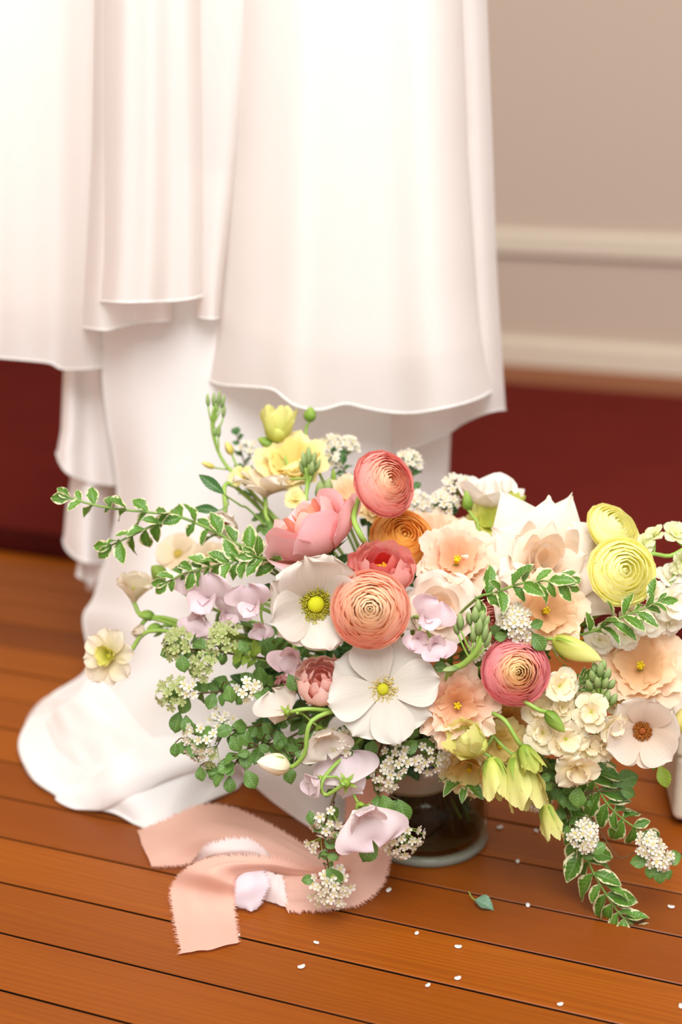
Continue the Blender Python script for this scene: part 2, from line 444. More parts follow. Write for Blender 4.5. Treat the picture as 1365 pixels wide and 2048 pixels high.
def rose(px, py, Y, d, face, cols, label, pointy=0.12, H=0.95, name='rose', cupped=False, via=None, seed=0, curl=0.16, cnt=(2, 3, 3, 4, 4, 5, 5), ruf=0.02, taper=0.0, roll=0.0):
    cols = soften(cols, 0.32)
    rs = random.Random(seed+5); p = P(px, py, Y); f = V(*face); R = S(d, p)/2
    M = frame(p-f*R*0.5, f); root = thing(name, label, 'flower', M, GR); N = len(cnt)
    for k, n in enumerate(cnt):
        t = (k+1)/N; Rk = R*(0.08+0.86*t**1.05)
        ct = ramp3(cols, k/(N-1)); cb = tuple(int(x*0.96) for x in lerp3(ct, cols[0], 0.35))
        mt = petal_mat(cb, ct, 0.30, 0.04)
        if cupped: Zk = R*H*(0.92+0.10*t)*rs.uniform(.94, 1.04); tip = 0.70+0.17*t; cu = 0.05 if k < N-2 else 0.17
        else: Zk = R*H*(1.0-0.45*t**1.8); tip = 0.75+0.30*t; cu = curl*t**2
        for i in range(n):
            var = i % 3
            me = wrap_petal(mt, Rk*(1+0.04*var), Zk*(1-(0.11 if cupped else 0.05)*var), 0.22, 1.05, tip, 2*PI/n*(0.72 if n > 2 else 0.6), 0.30 if pointy else 0.22, pointy*t, -0.04 if cupped else 0.03*t, cu, ruf, 1.5, round(k+var*1.7, 2), 9, 9, taper*t, roll*t, .012 if cupped else 0.0)
            add('petal', me, root, rz(k*1.1+2*PI*i/n+rs.uniform(-.2, .2), rs.uniform(-.04, .08)))
    sepals(root, 5, R*0.7, R*0.16, 95, 70, leaf_mat('spirea_leaf'), None, -0.001)
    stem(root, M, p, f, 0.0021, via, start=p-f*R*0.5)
    return root
def open_rose(px, py, Y, d, face, cols, label, seed=0):
    rs = random.Random(seed+5); p = P(px, py, Y); f = V(*face); R = S(d, p)/2; cols = soften(cols, .05)
    M = frame(p-f*R*0.35, f); root = thing('rose', label, 'flower', M, GR)
    for k, n in enumerate((2, 3, 4, 5)):
        t = (k+1)/4; mt = petal_mat(ramp3(cols, t*.4), ramp3(cols, t*.5), 0.30, 0.05)
        for i in range(n):
            var = rs.randrange(3)
            me = wrap_petal(mt, R*(0.07+0.36*t), R*(0.66-0.10*t), 0.25, 1.0, 0.80+.25*t, 2*PI/n*0.68, 0.34, 0.16*t, 0.02, 0.10*t, 0.02, 1.5, round(k+var*1.7, 2), 9, 9, .5*t, .18*t)
            add('petal', me, root, rz(k*1.1+2*PI*i/n+rs.uniform(-.25, .25), rs.uniform(-.06, .12)))
    for ly, (n, L, W, t0, t1) in enumerate(((5, .76, .40, 14, 62), (6, .95, .44, 30, 84), (7, 1.18, .44, 54, 100))):
        mt = petal_mat(ramp3(cols, .5+.15*ly), ramp3(cols, .6+.19*ly), 0.30, 0.06)
        for i in range(n):
            var = rs.randrange(3)
            me = flat_petal(mt, R*L, R*W, t0, t1, -0.30-.06*var, 0.50, 0.55, 0.0, 0.06, 1.2, round(var*2.2+ly, 2), 1.3, R*.10, 11, 11)
            add('petal', me, root, rz(ly*.6+2*PI*i/n+rs.uniform(-.18, .18), rs.uniform(-.12, .12)) @ Mat.Scale(rs.uniform(.92, 1.06), 4))
    sepals(root, 5, R*0.7, R*0.16, 95, 70, leaf_mat('spirea_leaf'), None, -0.001)
    stem(root, M, p, f, 0.0021, None, start=p-f*R*0.35); return root
def peony(px, py, Y, d, face, cols, label, seed=0, gap=False, via=None, close=0.0):
    rs = random.Random(seed+3); p = P(px, py, Y); f = V(*face); R = S(d, p)/2
    M = frame(p-f*R*0.6, f); root = thing('peony', label, 'flower', M, GR)
    cnt = (3, 4, 5, 6, 6, 6); N = len(cnt); cols = [cols[0]]+soften(cols[1:], .32)
    for k, n in enumerate(cnt):
        t = (k+1)/N; Rk = R*(0.16+0.80*t); Zk = R*(1.05-0.10*t)
        ct = ramp3(cols, k/(N-1)); cb = ramp3(cols, max(0, k/(N-1)-0.4)); mt = petal_mat(cb, ct, 0.36, 0.06)
        for i in range(n):
            var = rs.randrange(3)
            me = wrap_petal(mt, Rk*(1+0.05*var), Zk*(1-0.07*var), 0.25, 1.12+close*.35, round((0.72+0.16*t)*(1-close), 3), 2*PI/n*0.70, 0.34, -0.10 if var else 0.08, 0.02, 0.02+0.06*t*(var == 1), 0.055, 2.6, round(k*0.7+var*1.9, 2), 9, 8)
            a = k*0.8+2*PI*i/n+rs.uniform(-.25, .25)
            if gap and k >= 2 and abs(((a+PI/2+0.35+PI) % (2*PI))-PI) < 0.42: continue
            add('petal', me, root, rz(a, rs.uniform(-.10, .16)))
    if gap:
        gs = []
        for i in range(26):
            a = rs.uniform(0, 2*PI); r = R*0.14*math.sqrt(rs.random()); q = Vec((r*math.cos(a), r*math.sin(a), R*0.25))
            gs.append(tube_geo([q, q+Vec((q.x*.3, q.y*.3, R*0.28))], 0.0006, 0.0009, 4))
        add('stamens', mk('stamens', *join(gs), plain_mat('yellow_stamen', (245, 170, 40))), root, kind='stuff')
    sepals(root, 5, R*0.6, R*0.26, 90, 40, leaf_mat('spirea_leaf'), None, -0.001)
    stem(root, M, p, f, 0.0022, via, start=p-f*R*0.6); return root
def anemone(px, py, Y, d, face, label, th=(66, 84), cup=0.16, n=(4, 5), col=((250, 240, 226), (253, 249, 244)), boss=(190, 196, 40), stam=(232, 224, 160), rb=0.14, seed=0, via=None, name='anemone', up=None, wide=0.52, ruf=0.05, scales=None, inner=None, jit=.05):
    rs = random.Random(seed+21); p = P(px, py, Y); f = V(*face); R = S(d, p)/2
    M = frame(p, f, up); root = thing(name, label, 'flower', M, GR)
    mt = petal_mat(col[0], col[1], 0.30 if name == 'anemone' else 0.45, 0.20, 0.0)
    a0 = rs.random()*2; tot = 0
    for ly, cnt in enumerate(n):
        for i in range(cnt):
            var = rs.randrange(3)
            L = R*(1.04-0.05*ly)*(1.0)
            me = flat_petal(mt, L*1.04, R*wide*(1-0.08*var), th[0]-6+8*ly, th[1]-4+6*ly, cup, 0.68, 0.22, 0.05*(var == 1), ruf, 1.5, round(var*2.1+ly, 2), 0.0, 0.0, 13, 13)
            a = a0+2*PI*(i+0.5*ly)/cnt+rs.uniform(-.10, .10)
            sc = scales(a) if scales else 1.0
            add('petal', me, root, TR(0, 0, -0.0012*ly) @ rz(a, rs.uniform(-jit, jit)) @ Mat.Scale(sc*rs.uniform(.96, 1.03), 4))
    if inner:
        for i in range(inner[0]):
            me = flat_petal(petal_mat(inner[2], inner[3], .4, .1), R*inner[1], R*.26, 8, 38, .35, .6, .4, 0, .06, 1.5, round(i % 3*1.7, 1), nu=7, nv=8)
            add('inner_petal', me, root, rz(i*2*PI/inner[0]+rs.uniform(-.2, .2), rs.uniform(-.1, .2)) @ TR(R*.10, 0, 0), label='yellow green inner petal')
    # centre: bumpy dome and a ring of stamens
    vs_, fs = lathe_geo([(R*rb*math.cos(b)*(1 if b > -0.3 else .7), R*rb*(0.35+0.75*math.sin(b))) for b in [-0.6+i*(PI/2+0.58)/9 for i in range(10)]], 20)
    vs_ = [Vec(v)*(1+0.05*rs.random()) for v in vs_]; lift = TR(0, 0, R*0.36*max(0, (66-th[0])/40))
    add('seed_head', mk('seed_head', vs_, fs, plain_mat('seed_head', boss, 0.7, 0.2)), root, lift, label='yellow green domed centre')
    gs, ga = [], []
    for i in range(280):
        a = rs.random()*2*PI; l = R*rb*rs.uniform(1.15, 2.55); h = R*rb*rs.uniform(0.25, 0.75)
        q0 = Vec((math.cos(a)*R*rb*0.8, math.sin(a)*R*rb*0.8, R*rb*0.1)); q1 = Vec((math.cos(a)*l, math.sin(a)*l, h))
        gs.append(tube_geo([q0, (q0+q1)/2+Vec((0, 0, R*rb*.12)), q1], R*0.006, R*0.005, 3))
        ga.append(tube_geo([q1-Vec((0, 0, R*.008)), q1+Vec((0, 0, R*0.012)), q1+Vec((0, 0, R*.03))], R*0.016, R*0.010, 5))
    add('stamens', mk('stamens', *join(gs+ga), plain_mat('stamen', stam, 0.7, 0.1)), root, lift, kind='stuff', label='ring of pale stamens')
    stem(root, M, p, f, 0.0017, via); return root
def lisianthus(px, py, Y, d, face, cols, label, seed=0, via=None, eye=True, H=0.75, ruf=0.10, cnt=(4, 5, 5), name='lisianthus', tip=1.0):
    rs = random.Random(seed+31); p = P(px, py, Y); f = V(*face); R = S(d, p)/2
    M = frame(p-f*R*0.5, f); root = thing(name, label, 'flower', M, GR); N = len(cnt)
    for k, n in enumerate(cnt):
        t = (k+1)/N; Rk = R*(0.34+0.66*t); Zk = R*H*(1.05-0.30*t); cols = soften(cols, .06)
        ct = ramp3(cols, t); cb = cols[0]; mt = petal_mat(cb, ct, 0.38, 0.05, 0.1)
        for i in range(n):
            var = rs.randrange(3)
            me = wrap_petal(mt, Rk, Zk*(1-0.08*var), 0.10, 0.62, tip, 2*PI/n*0.74, 0.20, 0.0, 0.03, 0.14*t, ruf, 1.9, round(k*0.9+var*2.1, 2), 25, 10, frill=.030)
            add('petal', me, root, rz(k*0.7+2*PI*i/n+rs.uniform(-.15, .15), rs.uniform(-.12, .10)))
    if eye:
        gs = []
        for i in range(5):
            a = i*1.26; q = Vec((0.05*R*math.cos(a), 0.05*R*math.sin(a), R*0.12)); gs.append(tube_geo([q, q*1.2+Vec((0, 0, R*0.18)), q*1.6+Vec((0, 0, R*0.22))], R*0.025, R*0.035, 6))
        gs.append(tube_geo([Vec((0, 0, 0.02*R)), Vec((0, 0, R*0.2)), Vec((0, 0, R*0.36))], R*0.05, R*0.075, 8))
        add('stigma', mk('stigma', *join(gs), plain_mat('yellow_stigma', (226, 196, 30))), root, label='yellow centre')
    sepals(root, 5, R*0.75, R*0.07, 85, 25, leaf_mat('lime_leaf'), None, -0.001)
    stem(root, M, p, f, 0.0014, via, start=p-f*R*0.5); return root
def bud_geo(L, R, sharp=0.7, twist=0.4, ns=14, nv=10):
    vs_, fs, uv = [], [], []
    for j in range(nv):
        v = j/(nv-1); r = R*(math.sin(PI*min(1, v*0.92+0.04)**sharp)**0.8 if v < 1 else 0.02)
        for k in range(ns+1):
            a = 2*PI*k/ns; rr = r*(1+0.10*math.sin(3*a+twist*v*9))
            vs_.append((rr*math.cos(a), rr*math.sin(a), L*v)); uv.append((k/ns, v))
    return vs_, gridfaces(ns+1, nv), uv
def bud(px, py, Y, lpx, wpx, face, cols, label, via=None, frilly=False, seed=0, name='lisianthus_bud', sep=True, r=0.0012, base=None):
    p = P(px, py, Y); f = V(*face); L = S(lpx, p); R = S(wpx, p)/2
    q = p-f*L*0.5; M = frame(q, f); root = thing(name, label, 'bud', M, GR)
    v, fc, uv = bud_geo(L*(0.8 if frilly else 1), R*(0.85 if frilly else 1)); add('bud', mk('bud', v, fc, bud_mat(*cols), uv), root)
    if frilly:
        mt = petal_mat(cols[0], cols[1], 0.4, 0.06)
        for i in range(5):
            add('petal', wrap_petal(mt, R, L, 0.3, 1.25, 0.85, 0.95, 0.25, 0.05, 0.06, 0.16, 0.10, 1.8, round(i*1.3, 2), 17, 8, frill=.06), root, rz(i*1.256+seed, random.uniform(-.05, .1)))
    if sep: sepals(root, 5, L*0.72, max(R*0.17, .0007), 78, -14, leaf_mat('lime_leaf'), None, -0.0005, seed)
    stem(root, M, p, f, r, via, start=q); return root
def sweet_pea(px, py, Y, d, face, up, cols, label, via=None, seed=0, heads=None, ruf=0.12):
    """one stem; heads = further blossoms [(px,py,Y,d,face,up)] on the same stem"""
    p = P(px, py, Y); f = V(*face); M = frame(p, f, V(*up)); root = thing('sweet_pea', label, 'flower', M, GR)
    Mi = M.inverted(); rs = random.Random(seed)
    mt = petal_mat(cols[0], cols[1], 0.36, 0.08, 0.0); mw = petal_mat(cols[0], lerp3(cols[0], cols[1], .5), 0.36, 0.06, 0.0)
    cm = leaf_mat('lime_leaf')
    for h in [(px, py, Y, d, face, up)]+(heads or []):
        ph = P(h[0], h[1], h[2]); fh = V(*h[4]); R = S(h[3], ph)/2
        Mh = Mi @ frame(ph, fh, V(*h[5]))
        vs_, fs = lathe_geo([(R*0.03, -R*0.22), (R*0.13, -R*0.16), (R*0.17, 0.0), (R*0.14, R*0.08)], 10)
        cal = add('calyx', mk('calyx', vs_, fs, cm), root, Mh)
        for i in range(5): add('sepal', flat_petal(cm, R*0.34, R*0.07, 20, 110, 0.0, 0.3, 0.9, point=1.2, nu=3, nv=5), cal, TR(0, 0, R*0.03) @ rz(i*1.256) @ TR(R*0.12, 0, 0))
        sd = round(rs.random()*6, 2)
        add('banner_petal', flat_petal(mt, R*1.35, R*1.15, 18, 100, 0.22, 0.6, 0.22, 0.16, ruf, 2.2, sd, nu=19, nv=15), root, Mh @ rz(PI/2, 0))
        for s in (-1, 1):
            add('wing_petal', flat_petal(mw, R*1.05, R*0.55, 10, 62, 0.35, 0.6, 0.2, 0.0, ruf*.7, 1.5, round(sd+s, 2), nu=9, nv=8), root, Mh @ rz(-PI/2+s*0.62))
        add('keel', flat_petal(mw, R*0.7, R*0.26, 5, 35, 0.7, 0.6, 0.3, nu=5, nv=6), root, Mh @ rz(-PI/2))
        if h[0] != px or h[1] != py:
            tube('pedicel', [ph-fh*R*.2, ph.lerp(p, 0.4)-fh*R*0.5, p-f*0.012], 0.0009, stem_mat(), root, Minv=Mi)
    stem(root, M, p, f, 0.0014, via, start=p-f*S(d, p)*0.1); return root
def floret_double(parent, M, R, cols, seed=0, n=(5, 5), ruf=0.15, name='floret'):
    """a double stock blossom: small green centre carrying its petals"""
    rs = random.Random(seed)
    v, f = lathe_geo([(0.001*0, -R*0.25), (R*0.10, -R*0.18), (R*0.12, 0), (R*0.07, R*0.10), (0.0, R*0.13)], 8)
    c = add(name, mk('floret_centre', v, f, plain_mat('green_centre', (176, 190, 60))), parent, M)
    for ly, k in enumerate(n):
        mt = petal_mat(cols[0], cols[1], 0.38, 0.05, 0.05)
        for i in range(k):
            var = rs.randrange(3)
            me = flat_petal(mt, R*(1.08-0.3*ly), R*(0.50-0.08*ly), 52-22*ly, 98-38*ly, 0.12, 0.62, 0.2, 0.14*(var == 2), ruf, 2.2, round(var*2.0+ly, 1), nu=7, nv=7)
            add('petal', me, c, rz(2*PI*(i+0.5*ly)/k+rs.uniform(-.3, .3), rs.uniform(-.38, .25)) @ Mat.Scale(rs.uniform(.9, 1.05), 4))
    return c
def stock(label, pts_, florets, cols, buds=None, budcols=((120, 150, 80), (180, 196, 130)), name='stock', cat_='flower', r=0.0019, n=(5, 5), toneck=True):
    """pts_: stem from its tip down, as (px,py,Y); florets: (px,py,Y,d,face); buds: (px,py,Y,len,wid,(a,b,c))"""
    W = [pt(q) for q in pts_]; M = Mat.Translation(W[0]); root = thing(name, label, cat_, M, GR); Mi = M.inverted()
    path = W+(stem_pts(W[-1], (W[-1]-W[-2]).normalized()*-1 if len(W) > 1 else Vec((0, 0, 1)))[2:] if toneck else [])
    tube('stem', path, r*0.8, stem_mat(), root, r1=r, Minv=Mi, n=26)
    near = cat(W, 24) if len(W) > 1 else W
    for i, (x, y, Y, d, fc) in enumerate(florets):
        p = P(x, y, Y); R = S(d, p)/2; f = V(*fc)
        floret_double(root, Mi @ frame(p, f), R, cols, i*7+int(x), n)
        q = min(near, key=lambda a: (a-p).length)
        if (q-p).length < 0.09: tube('pedicel', [p-f*R*0.2, p.lerp(q, 0.5)-f*R*0.2, q], 0.0008, stem_mat(), root, Minv=Mi, n=7, ns=5)
    for (x, y, Y, l, wd, fc) in buds or []:
        p = P(x, y, Y); f = V(*fc); L = S(l, p); R = S(wd, p)/2; b = p-f*L/2
        v, fcs, uv = bud_geo(L, R, 0.8, 0.2, 8, 7); add('bud', mk('bud', v, fcs, bud_mat(*budcols), uv), root, Mi @ frame(b, f))
        q = min(near, key=lambda a: (a-(b-f*0.012)).length)
        tube('pedicel', [b, b.lerp(q, 0.5)-f*0.004, q], 0.0007, stem_mat(), root, Minv=Mi, n=7, ns=5)
    return root
# ---- spirea: leafy twigs with flat clusters of five-petalled florets
def mini_floret(mats_, open_=True):
    k = ('mini', mats_[0].name, open_)
    if k in MESH: return MESH[k]
    vs_, fs, fm = [], [], []
    for i in range(5):
        a = 2*PI*i/5; o = len(vs_); c = Vec((math.cos(a), math.sin(a), 0)); s = Vec((-math.sin(a), math.cos(a), 0))
        for (l, ww, z) in ((0.1, 0, 0), (0.4, -.28, .12), (0.4, .28, .12), (0.85, -.36, .30), (0.85, .36, .30), (1.05, 0, .30), (0.6, 0, .08)):
            q = c*l+s*ww; vs_.append((q.x, q.y, z))
        fs += [(o, o+1, o+6), (o, o+6, o+2), (o+1, o+3, o+6), (o+2, o+6, o+4), (o+3, o+5, o+6), (o+5, o+4, o+6)]; fm += [0]*6
    o = len(vs_)
    for i in range(6): vs_.append((0.24*math.cos(i*PI/3), 0.24*math.sin(i*PI/3), 0.1))
    vs_.append((0, 0, 0.28))
    for i in range(6): fs.append((o+i, o+(i+1) % 6, o+6)); fm.append(1)
    for i in range(7):
        a = i*0.9; o = len(vs_); q = Vec((0.5*math.cos(a), 0.5*math.sin(a), 0.45))
        vs_ += [(0.1*math.cos(a), 0.1*math.sin(a), .15), (q.x+.07, q.y, q.z), (q.x-.05, q.y+.07, q.z), (q.x, q.y, q.z+.1)]; fs += [(o, o+1, o+2), (o+1, o+2, o+3)]; fm += [1, 1]
    MESH[k] = mk('floret', vs_, fs, list(mats_), None, fm); return MESH[k]
def umbel(root, Mi, c, f, r, n, rs, green=False, fr=0.0034):
    """florets on pedicels over a shallow dome of radius r around c, facing f"""
    n = int(n*(.62 if green else .78)); r *= 1.18 if green else 1.0; fr = .0036 if green else fr; Mf = frame(c, f); base = c-f*r*1.15; gs = []
    white = plain_mat('spirea_petal', (252, 246, 232), 0.6, 0.1, 0.3) if not green else plain_mat('unopened_floret', (196, 204, 140), 0.6, 0.1, 0.3)
    yel = plain_mat('floret_eye', (214, 196, 110)) if not green else plain_mat('floret_green', (150, 168, 84))
    me = mini_floret((white, yel))
    for i in range(n):
        t = math.sqrt((i+0.5)/n); a = i*2.39996+rs.uniform(-.2, .2)
        d = Vec((math.cos(a)*t*r, math.sin(a)*t*r, r*(0.45-0.6*t*t)+rs.uniform(-.12, .12)*r)); q = Mf @ d
        ff = (q-base).normalized()+Vec((rs.uniform(-.3, .3), rs.uniform(-.3, .3), rs.uniform(-.3, .3)))
        add('floret', me, root, Mi @ frame(q, ff) @ RZ(rs.random()*6) @ Mat.Scale(fr*rs.uniform(.8, 1.15), 4))
        gs.append(tube_geo([Mi @ base, Mi @ (base.lerp(q, 0.55)+f*r*0.05), Mi @ q], 0.0004, 0.00032, 4, False))
    add('pedicels', mk('pedicels', *join(gs), stem_mat((130, 160, 70), (170, 190, 100))), root, kind='stuff')
def leaf_on(root, Mi, q, d, nrm, L, W, mat, rs, lobed, fold, bend, vm, nvar=3):
    x = d.normalized(); z = (nrm-x*nrm.dot(x))
    z = z.normalized() if z.length > 1e-3 else Vec((0, 0, 1)); y = z.cross(x)
    M = Mat(((x.x, y.x, z.x, q.x), (x.y, y.y, z.y, q.y), (x.z, y.z, z.z, q.z), (0, 0, 0, 1)))
    me = leaf_mesh(mat, 0.02, 0.02*W, fold, bend, lobed, vm, rs.randrange(nvar))
    add('leaf', me, root, Mi @ M @ Mat.Scale(L/0.02*rs.uniform(.70, 1.20), 4))
def sprig(label, pts_, nleaf, lpx, mat='variegated_leaf', W=0.48, pairs=True, lobed=False, t0=0.0, umb=None, r=0.0011, seed=0, name='variegated_sprig', toneck=True, branches=None, lift=0.75, bend=0.35, fold=0.22, vm=0.5, tipleaf=True, extra=None, irr=1.0, group='greenery in the bouquet', stemcol=None, catg='sprig'):
    """pts_: from base (near the bouquet) to the tip; leaves sit along it, umb: flower clusters (px,py,Y,r_px,face,n,green)"""
    rs = random.Random(seed+101); W_ = [pt(q) for q in pts_]; M = Mat.Translation(W_[0]); Mi = M.inverted()
    root = thing(name, label, catg, M, group)
    sm = stemcol or stem_mat((96, 130, 52), (140, 168, 84))
    path = (list(reversed(stem_pts(W_[0], (W_[1]-W_[0]).normalized())[2:])) if toneck else [])+W_
    tube('stem', path, r*1.2, sm, root, r1=r*0.6, Minv=Mi, n=30)
    lm = leaf_mat(mat)
    def along(W2, n, off):
        L = [S(lpx, q) for q in W2]; pts = cat(W2, 60)
        for i in range(n):
            t = off+(1-off)*(((i//2 if pairs else i)+0.5)/(n/2 if pairs else n)); t = min(.99, t); k = int(t*58); q = pts[k]
            T = (pts[k+1]-pts[k]).normalized(); vw = (CC-q).normalized()
            side = T.cross(vw).normalized()*(1 if i % 2 else -1)
            side = (Mat.Rotation(rs.uniform(-1.25, 1.25)*irr, 3, T) @ side)
            d = T*(lift+rs.uniform(-.3, .35)*irr)+side+Vec((rs.uniform(-.3, .3), rs.uniform(-.3, .3), rs.uniform(-.3, .3)))*irr
            nr = vw*0.7+Vec((0, 0, 0.7))+Vec((rs.uniform(-.6, .6), rs.uniform(-.6, .6), rs.uniform(-.4, .4)))
            leaf_on(root, Mi, q, d, nr, L[0]*(1.08-0.3*t), W, lm, rs, lobed, fold, bend, vm)
        if tipleaf:
            T = (pts[-1]-pts[-3]).normalized()
            for s in (-.35, .35): leaf_on(root, Mi, pts[-1], T+T.cross((CC-q).normalized())*s, vw, L[0]*0.7, W, lm, rs, lobed, fold, bend, vm)
    along(W_, nleaf, t0)
    for b in branches or []:
        B = [pt(q) for q in b[0]]; tube('side_stem', B, r*0.9, sm, root, r1=r*0.5, Minv=Mi, n=14); along(B, b[1], 0.08)
    for (x, y, Y, l, ang) in extra or []:           # single leaves hung by a short stalk: ang in the image plane
        q = P(x, y, Y); Ls = S(l, q); d = V(math.cos(R_(ang)), math.sin(R_(ang)), 0.15); q0 = q-d*Ls*0.5
        leaf_on(root, Mi, q0, d, (CC-q).normalized()+Vec((rs.uniform(-.35, .35), 0, rs.uniform(-.2, .5))), Ls, W, lm, rs, lobed, fold, bend, vm)
        pa = cat(path, 80); near = min(pa, key=lambda a: (a-q0).length)
        tube('leaf_stalk', [q0, q0.lerp(near, .45)-d*0.004, near], 0.0005, sm, root, Minv=Mi, n=8, ns=5)
    for (x, y, Y, rp, fc, n, green) in umb or []:
        c = P(x, y, Y); f = V(*fc); rr = S(rp, c); umbel(root, Mi, c, f, rr, n, rs, green)
        pa = cat(path, 80); q0 = c-f*rr*1.15; near = min(pa, key=lambda a: (a-(q0-f*0.01)).length)
        tube('flower_stalk', [q0, q0.lerp(near, 0.5)-f*0.006, near], 0.0005, sm, root, Minv=Mi, n=8, ns=5)
    return root

# ================================================================== SETTING
DA = R_(21.0); DV = Vec((math.cos(DA), -math.sin(DA), 0)); NV = Vec((math.sin(DA), math.cos(DA), 0))
SM = Mat(((DV.x, NV.x, 0, 0), (DV.y, NV.y, 0, 0), (0, 0, 1, 0), (0, 0, 0, 1)))     # (s along the boards, n towards the wall)
NW = 2.743
def wall_h(px, py):
    r = ray(px, py); return (CC+r*(NW/r.dot(NV))).z
def struct(name, geo, mat, M=SM, parent=None, smooth=False, bev=0.0):
    o = add(name, mk(name, geo[0], geo[1], mat, smooth=smooth), parent, M)
    if parent is None: o['kind'] = 'structure'
    if bev:
        b = o.modifiers.new('bevel', 'BEVEL'); b.width = bev; b.segments = 3
    return o
floor = struct('floor', box_geo(-2.6, 3.2, -0.4, NW+0.1, -0.08, -0.019), plain_mat('dark_subfloor', (10, 6, 4), 0.9, 0.05))
WOOD = m_wood()
def plank_mesh(L, W=0.054, g=0.0021, t=0.0185, c=0.0006):
    x, y = L/2-g/2, W/2-g/2
    vs_ = [(-x, -y, -t), (x, -y, -t), (x, y, -t), (-x, y, -t), (-x, -y, -c), (x, -y, -c), (x, y, -c), (-x, y, -c), (-x+c, -y+c, 0), (x-c, -y+c, 0), (x-c, y-c, 0), (-x+c, y-c, 0)]
    fs = [(3, 2, 1, 0), (8, 9, 10, 11)]+[(a+o, (a+1) % 4+o, (a+1) % 4+o+4, a+o+4) for o in (0, 4) for a in range(4)]
    return mk('plank', vs_, fs, [WOOD, plain_mat('dirty_joint', (34, 20, 11), 0.9, 0.05)], None, [1, 0]+[1]*4+[0]*4, smooth=False)
PM = [plank_mesh(l) for l in (1.55, 2.05, 1.30)]; PLN = (1.55, 2.05, 1.30)
rs = random.Random(4); row = 0; n0 = 0.650-0.054*14+0.027
while n0+row*0.054 < NW+0.03:
    s = -2.5-rs.random()*1.2
    while s < 3.1:
        k = rs.randrange(3); s2 = s+PLN[k]
        if s2 > -2.3: add('plank', PM[k], floor, TR(s+PLN[k]/2, n0+row*0.054, rs.uniform(-.0004, .0002)))
        s = s2
    row += 1
struct('wall_back', box_geo(-2.6, 3.2, NW, NW+0.1, -0.06, 2.6), m_wall((198, 180, 163)))
struct('unseen_wall_left', box_geo(-1.9, -1.8, -2.6, NW, -0.06, 2.6), m_wall((198, 180, 163)))  # out of view, added to hold back world light from the left
struct('unseen_ceiling', box_geo(-1.9, 3.2, -2.0, NW+.1, 2.6, 2.7), m_wall((240, 234, 224), 'unseen_ceiling_paint'))  # out of view, added to block world light from above
white_paint = m_wall((218, 206, 186), 'trim_paint')
hb, t0_, t1_ = wall_h(1185, 682), wall_h(1185, 512), wall_h(1185, 464)
def moulding(name, z0, z1, d, cap):
    pr = [(NW+0.002, z0), (NW-d, z0), (NW-d, z1-cap), (NW-d*0.75, z1-cap*0.4), (NW-d*0.35, z1), (NW+0.002, z1)]
    vs_ = [(s, y, z) for s in (-2.6, 3.2) for y, z in pr]; k = len(pr)
    return struct(name, (vs_, [(i, (i+1) % k, (i+1) % k+k, i+k) for i in range(k)]+[tuple(range(k-1, -1, -1)), tuple(range(k, 2*k))]), white_paint)
moulding('baseboard_back', 0.0, hb, 0.020, 0.012)
moulding('trim_1', t0_, t1_, 0.016, 0.010)
# burgundy runner lying along the boards
rug = struct('rug', box_geo(-2.4, 2.9, 1.405, 2.515, 0.0005, 0.011), m_rug((116, 40, 34)), bev=0.004); del rug['kind']
tag(rug, 'burgundy red carpet runner lying on the floor boards before the back wall', 'rug')
struct('rug_border', box_geo(-2.4, 2.9, 1.385, 1.440, 0.0005, 0.0125), m_rug((62, 14, 12)), Mat.Identity(4), rug, bev=0.004)
# cream box at the right edge
bp = G(1345, 1657); cm_ = thing('box', 'cream box with rounded edges standing on the boards at the right edge', 'box', Mat.Translation(bp) @ RZ(-DA*0.3))
cream = plain_mat('cream_card', (232, 218, 196), 0.6, 0.2)
o = add('body', mk('body', *box_geo(0.0, 0.16, 0.0, 0.12, 0.006, 0.062), cream, smooth=False), cm_); b = o.modifiers.new('bevel', 'BEVEL'); b.width = 0.006; b.segments = 4
o = add('lid', mk('lid', *box_geo(-0.001, 0.161, -0.001, 0.121, 0.062, 0.084), cream, smooth=False), cm_); b = o.modifiers.new('bevel', 'BEVEL'); b.width = 0.003; b.segments = 3
for (x, y) in ((0.014, 0.014), (0.146, 0.014), (0.014, 0.106), (0.146, 0.106)):
    v, f = lathe_geo([(0.0, 0.0), (0.008, 0.0), (0.009, 0.007), (0.0, 0.007)], 14); add('foot', mk('foot', v, f, plain_mat('dark_foot', (60, 36, 22))), cm_, TR(x, y, 0))

